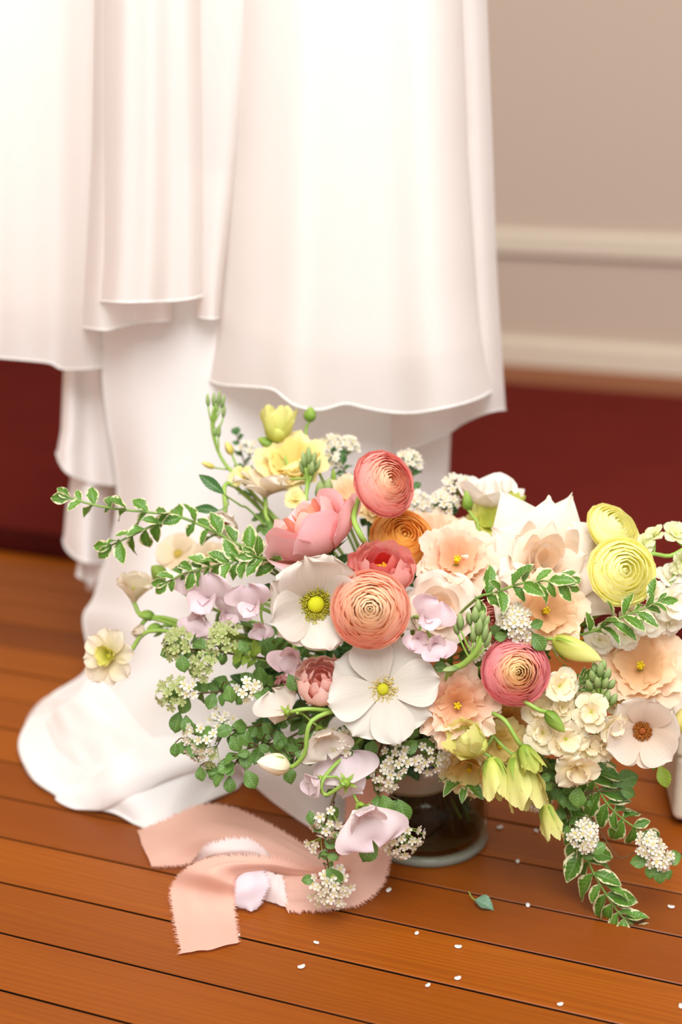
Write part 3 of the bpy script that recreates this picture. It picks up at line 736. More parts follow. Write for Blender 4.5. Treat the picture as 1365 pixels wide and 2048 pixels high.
# ================================================================== DRESS
dress = thing('wedding_dress', 'long ivory chiffon wedding dress hanging in layers with its train spread on the floor', 'dress', Mat.Translation((-0.05, 1.2, 0)))
DMi = dress.matrix_world.copy(); DMi = Mat.Translation((0.05, -1.2, 0))
CHIF = cloth_mat('ivory_chiffon', (247, 241, 236), 0.38, 0.08); LIN = cloth_mat('ivory_lining', (252, 248, 244), 0.22, 0.0); SHEER = cloth_mat('sheer_edge', (250, 246, 242), 0.4, 0.22)
HEM = plain_mat('rolled_hem', (252, 248, 243), 0.7, 0.1, 0.2)
def interp(tab, y):
    return float(np.interp(y, [a for a, _ in tab], [b for _, b in tab]))
def panel(name, hem, left, right, Y0, wrap=0.03, folds=((2.0, .008, .1),), top=-420, mat=CHIF, nu=64, nv=36, hemr=0.0008, back=True, slope=0.0, dYtop=0.0):
    H = cat([Vec((x, y, 0)) for x, y in hem], nu); x0, x1 = H[0].x, H[-1].x
    F = [(-0.14, 0), (-0.09, 0), (-0.04, 0)] if back else []
    cols = [(f, H[0].y) for f, _ in F]+[((h.x-x0)/(x1-x0), h.y) for h in H]+[(1-f, H[-1].y) for f, _ in reversed(F)]
    vs_ = []; 
    for j in range(nv):
        v = j/(nv-1)
        for f, hy in cols:
            py = top+(hy-top)*v; l, r = interp(left, py), interp(right, py); g = min(1, max(0, f)); e = max(0, -f, f-1)
            px = l+(r-l)*g
            if f < 0: px += e*110
            if f > 1: px -= e*110
            Y = Y0+wrap*abs(2*g-1)**5+e*0.9+slope*(g-.5)+dYtop*(1-v)
            for fq, am, ph in folds: Y += am*math.sin(2*PI*(fq*g+ph+0.06*v))*(0.25+0.75*v)*(1 if 0 <= f <= 1 else .5)
            vs_.append(DMi @ P(px, py, Y))
    n = len(cols)
    o = add(name, mk(name, vs_, gridfaces(n, nv), mat), dress)
    hp = vs_[-n:]
    if hemr: add('hem', mk('hem', *tube_geo(hp, hemr, hemr, 5), HEM), o)
    return o
def sheet(name, rows, mat, parent=None, Mi=None, nu=40, nv=40, rip=0.0, seed=0, hem=None, hemr=0.0009):
    rr = [cat([pt(q) for q in r], nu) for r in rows]
    cols = [cat([r[i] for r in rr], nv) for i in range(nu)]
    rs = random.Random(seed); ph = [rs.uniform(0, 6) for _ in range(6)]
    vs_ = []
    for j in range(nv):
        for i in range(nu):
            p = cols[i][j].copy(); u, v = i/(nu-1), j/(nv-1)
            if rip: p.z += rip*(math.sin(9*u+5*v+ph[0])+0.6*math.sin(17*u-8*v+ph[1])+0.5*math.sin(6*v+21*u+ph[2]))*math.sin(PI*min(1, max(0, u*.9+.05)))
            p.z = max(p.z, 0.0012); vs_.append(Mi @ p if Mi is not None else p)
    uv = [((i/(nu-1)), j/(nv-1)) for j in range(nv) for i in range(nu)]
    o = add(name, mk(name, vs_, gridfaces(nu, nv), mat, uv), parent)
    if hem == 'last': add('hem', mk('hem', *tube_geo(vs_[-nu:], hemr, hemr, 5), HEM), o)
    if hem == 'both': add('hem', mk('hem', *tube_geo([vs_[j*nu] for j in range(nv)]+vs_[-nu:], hemr, hemr, 5), HEM), o)
    return o, vs_
# overskirt, front panel with its sheer hem and the lining showing through
panel('skirt_panel', [(412, 758), (445, 770), (500, 774), (545, 779), (570, 797), (595, 813), (640, 820), (690, 808), (730, 816), (775, 824), (830, 826), (900, 814), (950, 800), (985, 783)],
      [(-420, 474), (0, 463), (300, 455), (600, 438), (700, 424), (758, 412)], [(-420, 902), (0, 925), (300, 936), (600, 954), (700, 966), (783, 985)], 1.115, 0.05, ((1.8, .012, .1), (4.3, .002, .3)), nu=90, hemr=0.0011)
panel('lining', [(456, 640), (500, 664), (560, 684), (640, 701), (720, 709), (800, 712), (880, 706), (962, 690)],
      [(-420, 490), (0, 480), (640, 456)], [(-420, 892), (0, 915), (690, 962)], 1.134, 0.045, ((1.8, .012, .1),), mat=LIN, hemr=0.0006)
# panel folding back at the right, and the flounce below it
panel('skirt_panel', [(700, 930), (800, 905), (880, 876), (905, 862), (925, 848), (950, 836), (975, 826), (996, 821), (1012, 820)],
      [(-420, 640), (930, 700)], [(-420, 972), (0, 975), (250, 985), (550, 995), (820, 1012)], 1.185, 0.03, ((2.2, .010, .65),), hemr=0.0008)
panel('flounce', [(330, 1010), (450, 1030), (600, 1020), (700, 1000), (780, 985), (840, 980), (878, 986), (892, 975), (899, 950)],
      [(-420, 360), (1010, 330)], [(-420, 930), (600, 915), (862, 903), (950, 899)], 1.205, 0.03, ((2.1, .010, .3),), top=300, hemr=0.0009)
# left panels
panel('skirt_panel', [(187, 601), (215, 604), (260, 605), (300, 604), (350, 602), (380, 598), (408, 592)],
      [(-420, 214), (0, 206), (300, 200), (520, 194), (600, 187)], [(-420, 392), (0, 400), (400, 409), (592, 408)], 1.125, 0.03, ((1.3, .009, .2), (3.1, .003, .1)), hemr=0.0010)
panel('skirt_panel', [(392, 634), (410, 637), (425, 638), (440, 636)], [(-420, 380), (636, 392)], [(-420, 520), (0, 510), (300, 480), (560, 446), (636, 440)], 1.15, 0.01, ((0.8, .005, .2),), nu=24, hemr=0.0008)
panel('skirt_panel', [(165, 655), (190, 659), (215, 660), (240, 654), (270, 648), (305, 645), (345, 640)], [(-420, 196), (300, 184), (655, 165)], [(-420, 350), (640, 345)], 1.155, 0.02, ((1.4, .008, .4),), hemr=0.0009)
panel('skirt_panel', [(-150, 700), (-60, 712), (0, 716), (60, 721), (100, 726), (122, 737), (150, 739), (200, 736), (235, 733), (275, 722), (310, 708), (342, 694)],
      [(-420, -150), (700, -150)], [(-420, 352), (694, 342)], 1.215, 0.02, ((2.4, .010, .0), (5.3, .003, .3)), hemr=0.0010, nu=80)
panel('lining', [(-150, 600), (0, 618), (60, 620), (120, 612), (200, 610), (280, 616)], [(-420, -150), (700, -150)], [(-420, 300), (616, 280)], 1.246, 0.01, ((2.0, .004, .0),), hemr=0.0005, mat=LIN)
# cascading flounces at the left edge
panel('flounce', [(114, 905), (120, 924), (134, 944), (158, 958), (190, 966), (236, 971)], [(500, 150), (740, 127), (860, 122), (905, 114)], [(500, 190), (740, 206), (860, 222), (971, 238)], 1.262, 0.012, ((1.2, .010, .5),), top=640, nu=40, hemr=0.0012, mat=LIN)
panel('flounce', [(127, 1078), (132, 1096), (146, 1112), (165, 1122), (195, 1128), (225, 1124)], [(800, 150), (960, 141), (1020, 132), (1078, 127)], [(800, 215), (1124, 226)], 1.278, 0.012, ((1.1, .010, .2),), top=820, nu=40, hemr=0.0012, mat=LIN)
panel('flounce', [(152, 1150), (166, 1160), (184, 1168), (196, 1160), (214, 1150)], [(1000, 160), (1100, 158), (1150, 152)], [(1000, 200), (1150, 215)], 1.290, 0.01, ((1.1, .008, .7),), top=1020, nu=30, hemr=0.0009, mat=LIN)
# underskirt falling to the floor and running out into the train
sheet('underskirt', [
    [(205, 330, 1.20), (300, 330, 1.18), (440, 330, 1.17), (600, 330, 1.18), (760, 330, 1.19), (905, 330, 1.23)],
    [(206, 750, 1.21), (300, 750, 1.185), (440, 750, 1.17), (600, 750, 1.18), (760, 750, 1.19), (902, 750, 1.23)],
    [(236, 1000, 1.22), (310, 1000, 1.175), (430, 1000, 1.165), (600, 1000, 1.17), (760, 1000, 1.19), (890, 980, 1.23)],
    [(194, 1180, 1.23), (290, 1180, 1.16), (420, 1180, 1.15), (600, 1180, 1.16), (750, 1180, 1.18), (850, 1180, 1.22)],
    [(168, 1235, 1.23), (280, 1250, 1.15), (410, 1250, 1.14), (590, 1250, 1.15), (740, 1250, 1.17), (830, 1250, 1.2)],
    [(176, 1335, 1.22), (280, 1345, 1.13), (390, 1350, 1.11), (560, 1350, 1.12), (700, 1360, 1.14), (800, 1370, 1.16)],
    [(96, 1396, -.010), (210, 1425, -.040), (330, 1440, -.055), (430, 1445, -.055), (540, 1450, -.05), (660, 1470, -.03)],
    [(40, 1478, -.005), (160, 1505, -.024), (285, 1490, -.044), (390, 1500, -.040), (480, 1512, -.036), (560, 1520, -.018)],
    [(64, 1552, -.004), (135, 1562, -.012), (250, 1575, -.026), (350, 1572, -.022), (436, 1560, -.014), (505, 1548, -.008)],
    [(114, 1592, -.003), (190, 1618, -.003), (262, 1640, -.003), (322, 1656, -.003), (405, 1612, -.003), (478, 1573, -.003)]],
    LIN, dress, DMi, 80, 130, 0.0028, 3, 'both', 0.0013)
sheet('train', [
    [(180, 1345, -.05), (150, 1390, -.036), (96, 1394, -.014), (60, 1425, -.006), (40, 1476, -.003)],
    [(205, 1400, -.045), (170, 1440, -.030), (130, 1470, -.016), (90, 1490, -.008), (37, 1500, -.003)],
    [(220, 1470, -.036), (185, 1500, -.026), (150, 1530, -.012), (110, 1540, -.006), (62, 1556, -.003)],
    [(220, 1540, -.022), (190, 1560, -.016), (160, 1580, -.008), (130, 1586, -.004), (112, 1584, -.003)]], SHEER, dress, DMi, 30, 30, 0.0006, 5)
sheet('train', [
    [(120, 1586, -.006), (170, 1560, -.022), (230, 1520, -.045), (300, 1480, -.052), (380, 1470, -.052)],
    [(112, 1600, -.003), (180, 1590, -.016), (240, 1560, -.034), (320, 1530, -.040), (400, 1515, -.040)],
    [(150, 1618, -.003), (200, 1620, -.006), (250, 1600, -.018), (330, 1560, -.028), (420, 1535, -.028)],
    [(190, 1618, -.002), (215, 1613, -.003), (260, 1595, -.014), (335, 1552, -.026), (425, 1525, -.026)]], LIN, dress, DMi, 36, 30, 0.0008, 8, None, 0.0012)
sheet('train', [
    [(455, 1480, -.04), (500, 1470, -.045), (560, 1470, -.05), (660, 1480, -.05)],
    [(482, 1540, -.018), (540, 1530, -.032), (610, 1530, -.036), (690, 1540, -.03)],
    [(530, 1590, -.006), (585, 1580, -.020), (640, 1580, -.026), (700, 1580, -.02)],
    [(585, 1632, -.003), (620, 1625, -.010), (665, 1618, -.014), (710, 1610, -.01)],
    [(640, 1668, -.002), (665, 1660, -.003), (690, 1645, -.004), (720, 1630, -.003)]], LIN, dress, DMi, 30, 40, 0.0008, 9, None)
sheet('train', [
    [(196, 1352, -.070), (150, 1392, -.050), (112, 1420, -.030), (92, 1440, -.016)],
    [(240, 1400, -.066), (190, 1430, -.052), (140, 1462, -.034), (112, 1490, -.018)],
    [(280, 1450, -.060), (230, 1470, -.050), (176, 1500, -.034), (134, 1520, -.018)],
    [(320, 1490, -.050), (270, 1510, -.044), (200, 1544, -.028), (134, 1560, -.010)],
    [(350, 1520, -.040), (300, 1546, -.034), (220, 1580, -.020), (116, 1594, -.004)]], LIN, dress, DMi, 30, 40, 0.0012, 11, 'last', .0010)
# back of the skirt, closing it behind
panel('back_panel', [(150, 1180), (400, 1170), (650, 1170), (900, 1160)], [(-420, -40), (500, 120), (1180, 175)], [(-420, 900), (1160, 830)], 1.40, 0.04, ((3, .015, .3),), mat=LIN, hemr=0, back=False)

# ================================================================== RIBBONS
BL = cloth_mat('blush_silk', (243, 196, 176), 0.30, 0.04); WS = cloth_mat('white_silk', (246, 232, 228), 0.28, 0.0); LS = cloth_mat('lilac_silk', (240, 226, 232), 0.28, 0.0); CS = cloth_mat('cream_silk', (246, 228, 204), 0.28, 0.0)
def ribbon(label, rows, mat, nv=60, rip=0.0012, seed=0, ends=True, fray=1.0):
    nu = 12
    o, v = sheet('ribbon', rows, mat, None, None, nu, nv, rip, seed)
    tag(o, label, 'ribbon', 'silk ribbons of the bouquet')
    rs = random.Random(seed+77); fv, ff = [], []
    L = [v[j*nu] for j in range(nv)]; R2 = [v[j*nu+nu-1] for j in range(nv)]
    for e, inn in ((L, [v[j*nu+1] for j in range(nv)]), (R2, [v[j*nu+nu-2] for j in range(nv)])):
        for j in range(nv-1):
            for k in range(7):
                t = rs.random(); a = e[j].lerp(e[j+1], t); d = (e[j]-inn[j]).normalized(); T = (e[j+1]-e[j]).normalized()
                l = rs.uniform(.0008, .0042)*fray; tip = a+d*l+T*rs.uniform(-.0014, .0014); tip.z = max(.0008, tip.z+rs.uniform(-.0006, .0006))
                o2 = len(fv); fv += [a-T*.00035, a+T*.00035, tip]; ff.append((o2, o2+1, o2+2))
    add('frayed_threads', mk('frayed_threads', fv, ff, mat), o, kind='stuff'); return o
ribbon('wide blush ribbon lying in an arch beside the white train', [
    [(275, 1662, -.004), (288, 1697, -.004), (303, 1731, -.003)], [(330, 1642, -.020), (345, 1688, -.012), (368, 1727, -.004)],
    [(402, 1612, -.034), (405, 1668, -.026), (428, 1712, -.012)], [(470, 1618, -.034), (474, 1672, -.030), (488, 1722, -.014)],
    [(545, 1652, -.028), (545, 1690, -.024), (556, 1732, -.012)], [(625, 1700, -.018), (622, 1722, -.014), (628, 1748, -.008)],
    [(700, 1738, -.012), (697, 1750, -.008), (690, 1768, -.004)]], BL, seed=1)
ribbon('white silk ribbon tucked under the fold of the blush ribbons', [
    [(384, 1722, -.020), (390, 1728, -.014), (396, 1740, -.008)], [(424, 1690, -.036), (430, 1708, -.030), (436, 1730, -.018)],
    [(495, 1681, -.038), (499, 1702, -.032), (502, 1728, -.018)], [(540, 1710, -.026), (542, 1722, -.020), (544, 1736, -.012)]], WS, 30, .0008, 2)
ribbon('blush ribbon folded over so that its tail points to the front', [
    [(702, 1741, -.018), (702, 1748, -.012), (702, 1758, -.008)], [(610, 1733, -.024), (610, 1742, -.020), (612, 1752, -.014)],
    [(530, 1716, -.036), (532, 1730, -.032), (536, 1744, -.022)], [(440, 1714, -.038), (455, 1732, -.036), (474, 1750, -.026)],
    [(376, 1736, -.030), (420, 1752, -.032), (464, 1768, -.024)], [(346, 1776, -.012), (405, 1786, -.014), (464, 1796, -.012)],
    [(350, 1836, -.003), (410, 1838, -.005), (469, 1840, -.003)], [(364, 1907, -.002), (420, 1898, -.003), (476, 1886, -.002)]], BL, 70, .0006, 3)
ribbon('cream ribbon end left of the lilac one', [[(396, 1745, -.026), (393, 1766, -.014), (392, 1783, -.006)], [(430, 1745, -.026), (428, 1768, -.016), (428, 1788, -.006)], [(466, 1750, -.024), (462, 1772, -.014), (460, 1791, -.006)]], CS, 20, .0004, 4)
ribbon('lilac white ribbon end with a pointed tip', [[(520, 1738, -.026), (492, 1744, -.026), (460, 1760, -.022)], [(534, 1766, -.020), (496, 1774, -.020), (456, 1788, -.014)], [(520, 1800, -.010), (498, 1802, -.010), (474, 1806, -.008)], [(507, 1821, -.003), (501, 1823, -.003), (495, 1820, -.003)]], LS, 24, .0004, 5)
ribbon('cream white ribbon end right of the lilac one', [[(534, 1742, -.024), (546, 1746, -.022), (560, 1750, -.020)], [(530, 1772, -.014), (548, 1776, -.014), (566, 1782, -.012)], [(530, 1800, -.003), (550, 1807, -.003), (572, 1814, -.003)]], WS, 20, .0004, 6)
ribbon('blush ribbon hanging down the vase and curling on the floor', [
    [(700, 1540, -.095), (735, 1545, -.095), (770, 1550, -.095)], [(696, 1590, -.070), (738, 1594, -.072), (776, 1596, -.072)], [(694, 1650, -.044), (738, 1656, -.046), (778, 1656, -.046)],
    [(690, 1700, -.026), (735, 1712, -.026), (778, 1712, -.024)], [(676, 1728, -.016), (715, 1752, -.014), (762, 1768, -.008)], [(652, 1740, -.014), (676, 1776, -.008), (718, 1806, -.003)],
    [(612, 1742, -.016), (622, 1784, -.008), (646, 1818, -.003)], [(554, 1746, -.016), (562, 1784, -.008), (574, 1820, -.003)]], BL, 80, .0008, 7)

# ================================================================== VASE
vase = thing('vase', 'low clear glass cylinder vase holding the bouquet on the floor', 'vase', Mat.Translation(VC))
t_ = 0.0035
add('body', mk('body', *lathe_geo([(0, 0.0), (VR-.004, 0.0), (VR, 0.004), (VR, VH-.001), (VR-.0017, VH), (VR-t_, VH-.001), (VR-t_, 0.015), (VR-t_-.004, 0.011), (0, 0.011)], 72), m_glass()), vase)
tb = NT('thick_glass_base'); b1 = tb.bsdf(lin((158, 160, 146)), 0.08, 0.6); t1 = tb.n('ShaderNodeBsdfTransparent'); mx = tb.n('ShaderNodeMixShader'); mx.inputs[0].default_value = 0.5
tb.l(b1.outputs[0], mx.inputs[1]); tb.l(t1.outputs[0], mx.inputs[2]); tb.l(mx.outputs[0], tb.out.inputs[0])
add('base_ring', mk('base_ring', *lathe_geo([(VR-.006, 0.0006), (VR-.001, 0.0006), (VR+.0004, 0.003), (VR+.0004, 0.0062), (VR-.001, 0.0082), (VR-.006, 0.0074)], 72, True), tb.m), vase, label='thick pale glass rim at the base')
add('water', mk('water', *lathe_geo([(0, 0.0112), (VR-t_-.0043, 0.0112), (VR-t_-.0004, 0.0155), (VR-t_-.0004, 0.056), (0, 0.056)], 64), m_water()), vase)
WRM = cloth_mat('pale_pink_silk', (252, 226, 214), 0.25, 0.0)
wr = thing('stem_wrap', 'pale pink ribbon binding wound round the stems inside the glass vase', 'ribbon', Mat.Translation(VC+Vec((-.011, -.006, 0.054))))
for k in range(4):
    vs_, fs = lathe_geo([(0.0320-.0010*k+.0006*math.sin(3*k), 0.0+.0105*k), (0.0330-.0010*k, .006+.0105*k), (0.0320-.0010*k, .0125+.0105*k)], 36)
    add('band', mk('band', vs_, fs, WRM), wr, RX(0.05*math.sin(k*2)) @ RZ(k))

# ================================================================== BOUQUET
# ---- ranunculus
CORAL = [(250, 196, 140), (250, 180, 130), (246, 150, 116), (242, 124, 112), (240, 112, 112)]
PEACH = [(246, 222, 160), (250, 226, 178), (250, 206, 154), (248, 172, 118), (246, 158, 118), (247, 162, 128)]
PINKO = [(240, 214, 120), (248, 220, 130), (250, 200, 122), (247, 160, 118), (240, 118, 126), (238, 104, 120), (238, 108, 124)]
AMBER = [(255, 200, 84), (255, 198, 80), (255, 196, 84), (254, 200, 110)]
YEL = [(255, 253, 196), (255, 252, 190), (255, 251, 176), (255, 252, 186)]
ranunculus(772, 966, .935, 134, (.50, .26, .80), CORAL, 'coral pink ranunculus standing tallest on a bent green stem', [(716, 1004, .940), (708, 1038, .925), (722, 1072, .915), (740, 1110, .925)], seed=1, start=P(729, 980, .948))
ranunculus(741, 1219, .862, 154, (-.03, .10, 1), PEACH, 'peach ranunculus with cream middle between the two white anemones', seed=2, N=15)
ranunculus(1033, 1343, .862, 136, (.10, .06, 1), PINKO, 'ranunculus fading from yellow middle to pink rim beside the ruffled peach bloom', seed=3, N=15)
ranunculus(806, 1076, .955, 128, (.2, .42, .85), AMBER, 'amber orange ranunculus half hidden behind the coral peony', seed=4, soft=.2)
ranunculus(1247, 1142, .895, 136, (.12, .18, 1), YEL, 'lemon yellow ranunculus in front of the other yellow one', seed=5, N=10, H=.7, soft=0)
ranunculus(1228, 1058, .935, 116, (.42, .52, .7), YEL, 'lemon yellow ranunculus behind, topmost of the yellow pair', seed=6, N=10, H=.8, soft=0)
ranunculus(985, 1243, .925, 80, (.0, .3, 1), [(244, 150, 130), (240, 136, 124), (238, 120, 116)], 'small coral ranunculus deep between cream roses under the green sprig', seed=7, N=8)
# ---- roses
rose(624, 1064, .935, 206, (-.52, .82, .18), [(248, 124, 86), (248, 130, 94), (249, 150, 122), (250, 174, 162), (252, 188, 190), (253, 188, 198), (254, 194, 206)], 'large pink garden rose with orange heart behind the upper white anemone', 0.04, 1.05, 'garden_rose', True, cnt=(4, 5, 6, 6, 6, 6, 7), ruf=.04, seed=1)
WH = [(244, 220, 192), (246, 228, 206), (246, 232, 214), (246, 233, 218), (244, 233, 220)]
open_rose(1092, 1122, .93, 300, (.04, .34, .93), WH, 'large ivory rose with pointed open petals left of the yellow ranunculus', 2)
rose(880, 1212, .895, 140, (.0, .35, .95), WH, 'small cream rose tucked between the peach ranunculus and the green sprig', .15, .8, 'rose', False, cnt=(3, 4, 4, 5, 5), seed=3, taper=.4, roll=.1)
rose(980, 985, 1.02, 128, (.05, .93, .30), [(253, 249, 242), (253, 250, 245), (253, 251, 248)], 'white cup shaped rose at the back before the burgundy rug', .05, .95, 'rose', True, cnt=(3, 4, 5, 5), seed=4)
# ---- peonies
peony(766, 1128, .905, 150, (.08, .75, .62), [(222, 60, 56), (236, 100, 92), (246, 160, 152), (248, 172, 164), (247, 160, 152), (245, 150, 142)], 'coral pink peony opening on a deep red heart', 3, True, close=.22)
peony(642, 1360, .872, 128, (-.15, .45, .9), [(254, 200, 186), (255, 208, 196), (255, 212, 202), (255, 214, 204)], 'closed salmon pink peony left of the lower white anemone', 5, close=.38)
peony(566, 1376, .93, 60, (-.4, .0, .9), [(240, 150, 146), (240, 160, 156), (242, 164, 160)], 'small dusky pink peony bud in the shade of the left foliage', 6, close=.5)
# ---- anemones
anemone(628, 1204, .885, 216, (.16, -.10, .98), 'white anemone with yellow green eye left of the peach ranunculus', (42, 70), .20, (4, 5), ((228, 218, 200), (234, 225, 214)), (206, 206, 34), (196, 186, 60), .155, 1, ruf=.10, scales=lambda a: 1.08+0.10*math.cos(a-2.2), wide=.52)
anemone(766, 1378, .868, 222, (.02, .06, 1), 'flat white anemone below the peach ranunculus', (74, 88), .10, (4, 4), ((226, 218, 202), (230, 225, 215)), (196, 192, 40), (222, 200, 122), .11, 2, wide=.44, ruf=.09)
anemone(1284, 1458, .872, 172, (-.10, -.10, 1), 'white butterfly flower with brown centre at the lower right of the bouquet', (48, 74), .28, (3, 4), ((238, 214, 188), (243, 234, 222)), (150, 78, 30), (176, 104, 40), .09, 3, name='butterfly_ranunculus', wide=.62)
anemone(530, 992, 1.0, 140, (.12, .95, -.02), 'cream open flower seen from below on a yellow green stem at the upper left', (50, 74), .20, (4, 5), ((246, 230, 202), (252, 242, 226)), (214, 200, 90), (226, 214, 140), .10, 4, name='butterfly_ranunculus', via=[(532, 1006, 1.0), (548, 1060, .99)], wide=.46, ruf=.16, jit=.28)
anemone(450, 1028, .985, 110, (-.15, -.55, .75), 'cream tissue thin flower with orange eye beside the dark pointed leaf', (20, 58), .25, (4, 4), ((246, 232, 212), (251, 242, 230)), (206, 110, 20), (214, 130, 30), .09, 5, name='butterfly_ranunculus', wide=.5, ruf=.16, jit=.25)
anemone(358, 1110, 1.06, 92, (-.2, .4, .8), 'pale cream flower blurred behind the left variegated sprig', (56, 80), .15, (3, 4), ((240, 222, 186), (246, 232, 206)), (200, 170, 70), (214, 190, 100), .09, 6, name='butterfly_ranunculus', wide=.6)
anemone(420, 1120, 1.05, 80, (.1, .5, .8), 'pale cream flower between the two left variegated sprigs', (50, 76), .2, (3, 4), ((240, 220, 184), (246, 230, 204)), (200, 170, 70), (214, 190, 100), .09, 7, name='butterfly_ranunculus', wide=.6)
anemone(268, 1204, .985, 128, (.16, .90, .15), 'cream flower cupped upright above the leftmost bloom', (22, 48), .30, (4, 4), ((244, 232, 200), (250, 240, 220)), (170, 180, 60), (190, 190, 80), .08, 8, name='butterfly_ranunculus', via=[(284, 1232, .98), (330, 1236, .97), (420, 1260, .96)], wide=.42, ruf=.15, jit=.22)
anemone(222, 1312, .955, 118, (-.38, .12, .9), 'leftmost cream flower with yellow green cupped middle', (58, 92), .30, (4, 4), ((238, 226, 170), (249, 238, 222)), (206, 200, 60), (216, 206, 90), .10, 9, name='butterfly_ranunculus', via=[(262, 1300, .965), (300, 1262, .967), (420, 1275, .96)], wide=.40, ruf=.14, jit=.25, inner=(7, .62, (206, 204, 70), (238, 232, 140)))
anemone(284, 1248, .975, 62, (-.2, -.7, .5), 'drooping cream blossom between the two left cream flowers', (14, 34), .4, (3, 3), ((240, 226, 200), (247, 234, 216)), (170, 180, 60), (190, 190, 80), .08, 10, name='butterfly_ranunculus', via=[(300, 1236, .975), (340, 1246, .968), (420, 1268, .96)], wide=.5)
# ---- lisianthus
LP = [(246, 190, 140), (250, 212, 178), (251, 222, 196), (252, 228, 206)]
LC = [(246, 200, 140), (250, 218, 174), (251, 226, 190), (252, 230, 202)]
LY = [(240, 214, 120), (246, 226, 150), (248, 232, 166)]
lisianthus(916, 1114, .925, 142, (.02, .42, .92), LP, 'ruffled peach lisianthus between amber ranunculus and ivory rose', 1)
lisianthus(874, 1058, .99, 130, (.05, .75, .5), [(244, 200, 166), (248, 216, 190)], 'pale peach lisianthus blurred behind the amber ranunculus', 2)
lisianthus(1096, 1220, .890, 146, (.08, .22, 1), LC, 'ruffled cream peach lisianthus right of the mid green sprig', 3)
lisianthus(1282, 1328, .900, 166, (-.18, .32, .9), LC, 'big apricot lisianthus with frilled edge at the right side', 4, H=.65)
lisianthus(916, 1412, .865, 150, (-.05, .08, 1), LP, 'tightly ruffled peach lisianthus beside the flat white anemone', 5, ruf=.12, cnt=(5, 6, 7), H=.9)
lisianthus(1003, 1494, .875, 106, (.15, -.15, 1), LY, 'pale yellow ruffled lisianthus under the pink rimmed ranunculus', 6)
lisianthus(938, 1545, .885, 104, (-.20, -.40, .9), LY, 'straw yellow frilled lisianthus hanging just above the vase', 7)
lisianthus(583, 915, 1.02, 132, (-.05, .65, .70), LY, 'pale yellow frilled lisianthus at the upper left under the dress hem', 8, eye=False)
lisianthus(700, 985, 1.0, 84, (.0, .6, .8), [(246, 206, 160), (249, 218, 184)], 'small peach lisianthus behind the pink garden rose', 9, eye=False)
lisianthus(984, 1038, 1.0, 86, (.0, .45, .85), [(200, 206, 80), (222, 224, 120)], 'lime green ruffled lisianthus below the white cup rose', 10, eye=False)
lisianthus(752, 1012, .985, 66, (.1, .5, .8), [(244, 222, 160), (249, 232, 184)], 'small cream lisianthus behind the bent stem of the coral ranunculus', 11, eye=False)
lisianthus(1015, 1440, .90, 84, (.0, .1, 1), [(240, 190, 110), (248, 222, 170)], 'apricot cream lisianthus under the pink rimmed ranunculus edge', 12)
# ---- buds
GB = ((150, 178, 60), (208, 214, 110)); YB = ((206, 214, 92), (238, 234, 156)); GD = ((110, 150, 50), (170, 196, 90))
bud(557, 848, 1.04, 70, 58, (.10, .97, .10), YB, 'half open lime bud right below the front dress hem', frilly=True, seed=1, via=[(566, 890, 1.035), (590, 960, 1.02)])
bud(533, 886, 1.04, 40, 24, (-.85, .45, .1), GD, 'small lime green bud below the half open lime bud', via=[(556, 896, 1.035), (580, 960, 1.02)])
bud(621, 828, 1.05, 30, 26, (.05, .97, .1), GD, 'round green bud on a thin upright stem touching the dress hem', via=[(612, 858, 1.05), (616, 890, 1.045), (632, 930, 1.03)], sep=False)
bud(1026, 1014, .99, 56, 34, (.30, .92, .15), GB, 'green bud pointing up right of the lime lisianthus', frilly=True, seed=2, via=[(1012, 1045, .985)])
bud(935, 1000, 1.0, 40, 20, (-.1, .97, .1), GD, 'small green bud left of the white cup rose', via=[(944, 1030, .995), (956, 1070, .985)])
bud(1156, 1300, .872, 104, 46, (.88, -.38, .3), YB, 'pointed lime bud lying towards the right below the cream lisianthus', via=[(1096, 1278, .88), (1070, 1290, .89)])
bud(316, 1145, .985, 38, 32, (-.55, .65, .3), GD, 'round green bud at the tip of the left cream stems', via=[(334, 1166, .98), (368, 1186, .975), (430, 1220, .96)])
bud(292, 1231, .975, 34, 22, (-.9, .1, .2), GD, 'green bud beside the upright cream flower on the left', via=[(330, 1240, .97), (420, 1262, .96)])
bud(308, 1256, .972, 30, 20, (-.9, -.1, .3), GD, 'green bud under the first one on the left stems', via=[(340, 1252, .968), (420, 1270, .96)])
bud(938, 1482, .850, 78, 70, (-.62, .45, .5), YB, 'open lime yellow bud left of the straw yellow blooms', frilly=True, seed=3, via=[(965, 1500, .865), (985, 1460, .875)])
bud(992, 1556, .855, 84, 52, (.20, -.95, .2), YB, 'lime yellow bud hanging over the vase', frilly=True, seed=4, via=[(976, 1510, .86), (950, 1490, .87)])
bud(1046, 1562, .853, 110, 66, (.20, -.95, .25), YB, 'largest lime yellow bud hanging right of the vase', frilly=True, seed=5, via=[(1022, 1506, .862), (985, 1470, .872)])
bud(1058, 1518, .848, 60, 40, (.42, -.85, .3), GB, 'green bud on a long curved stem from under the peach bloom', frilly=True, seed=6, via=[(1036, 1482, .85), (1010, 1440, .855), (978, 1420, .868)], r=.0015)
bud(1102, 1642, .860, 70, 36, (.28, -.94, .1), YB, 'lowest lime bud hanging free above the floor boards', frilly=True, seed=7, via=[(1084, 1600, .866), (1064, 1560, .875)])
bud(1112, 1444, .850, 54, 28, (.65, -.72, .3), GD, 'smooth green bud on an arching stem over the cream stock', via=[(1078, 1420, .852), (1050, 1404, .856), (1015, 1399, .866)], r=.0015)
bud(668, 958, 1.02, 44, 14, (.0, .95, .2), GD, 'slim green bud between the spirea and the yellow lisianthus', via=[(680, 1000, 1.01)])
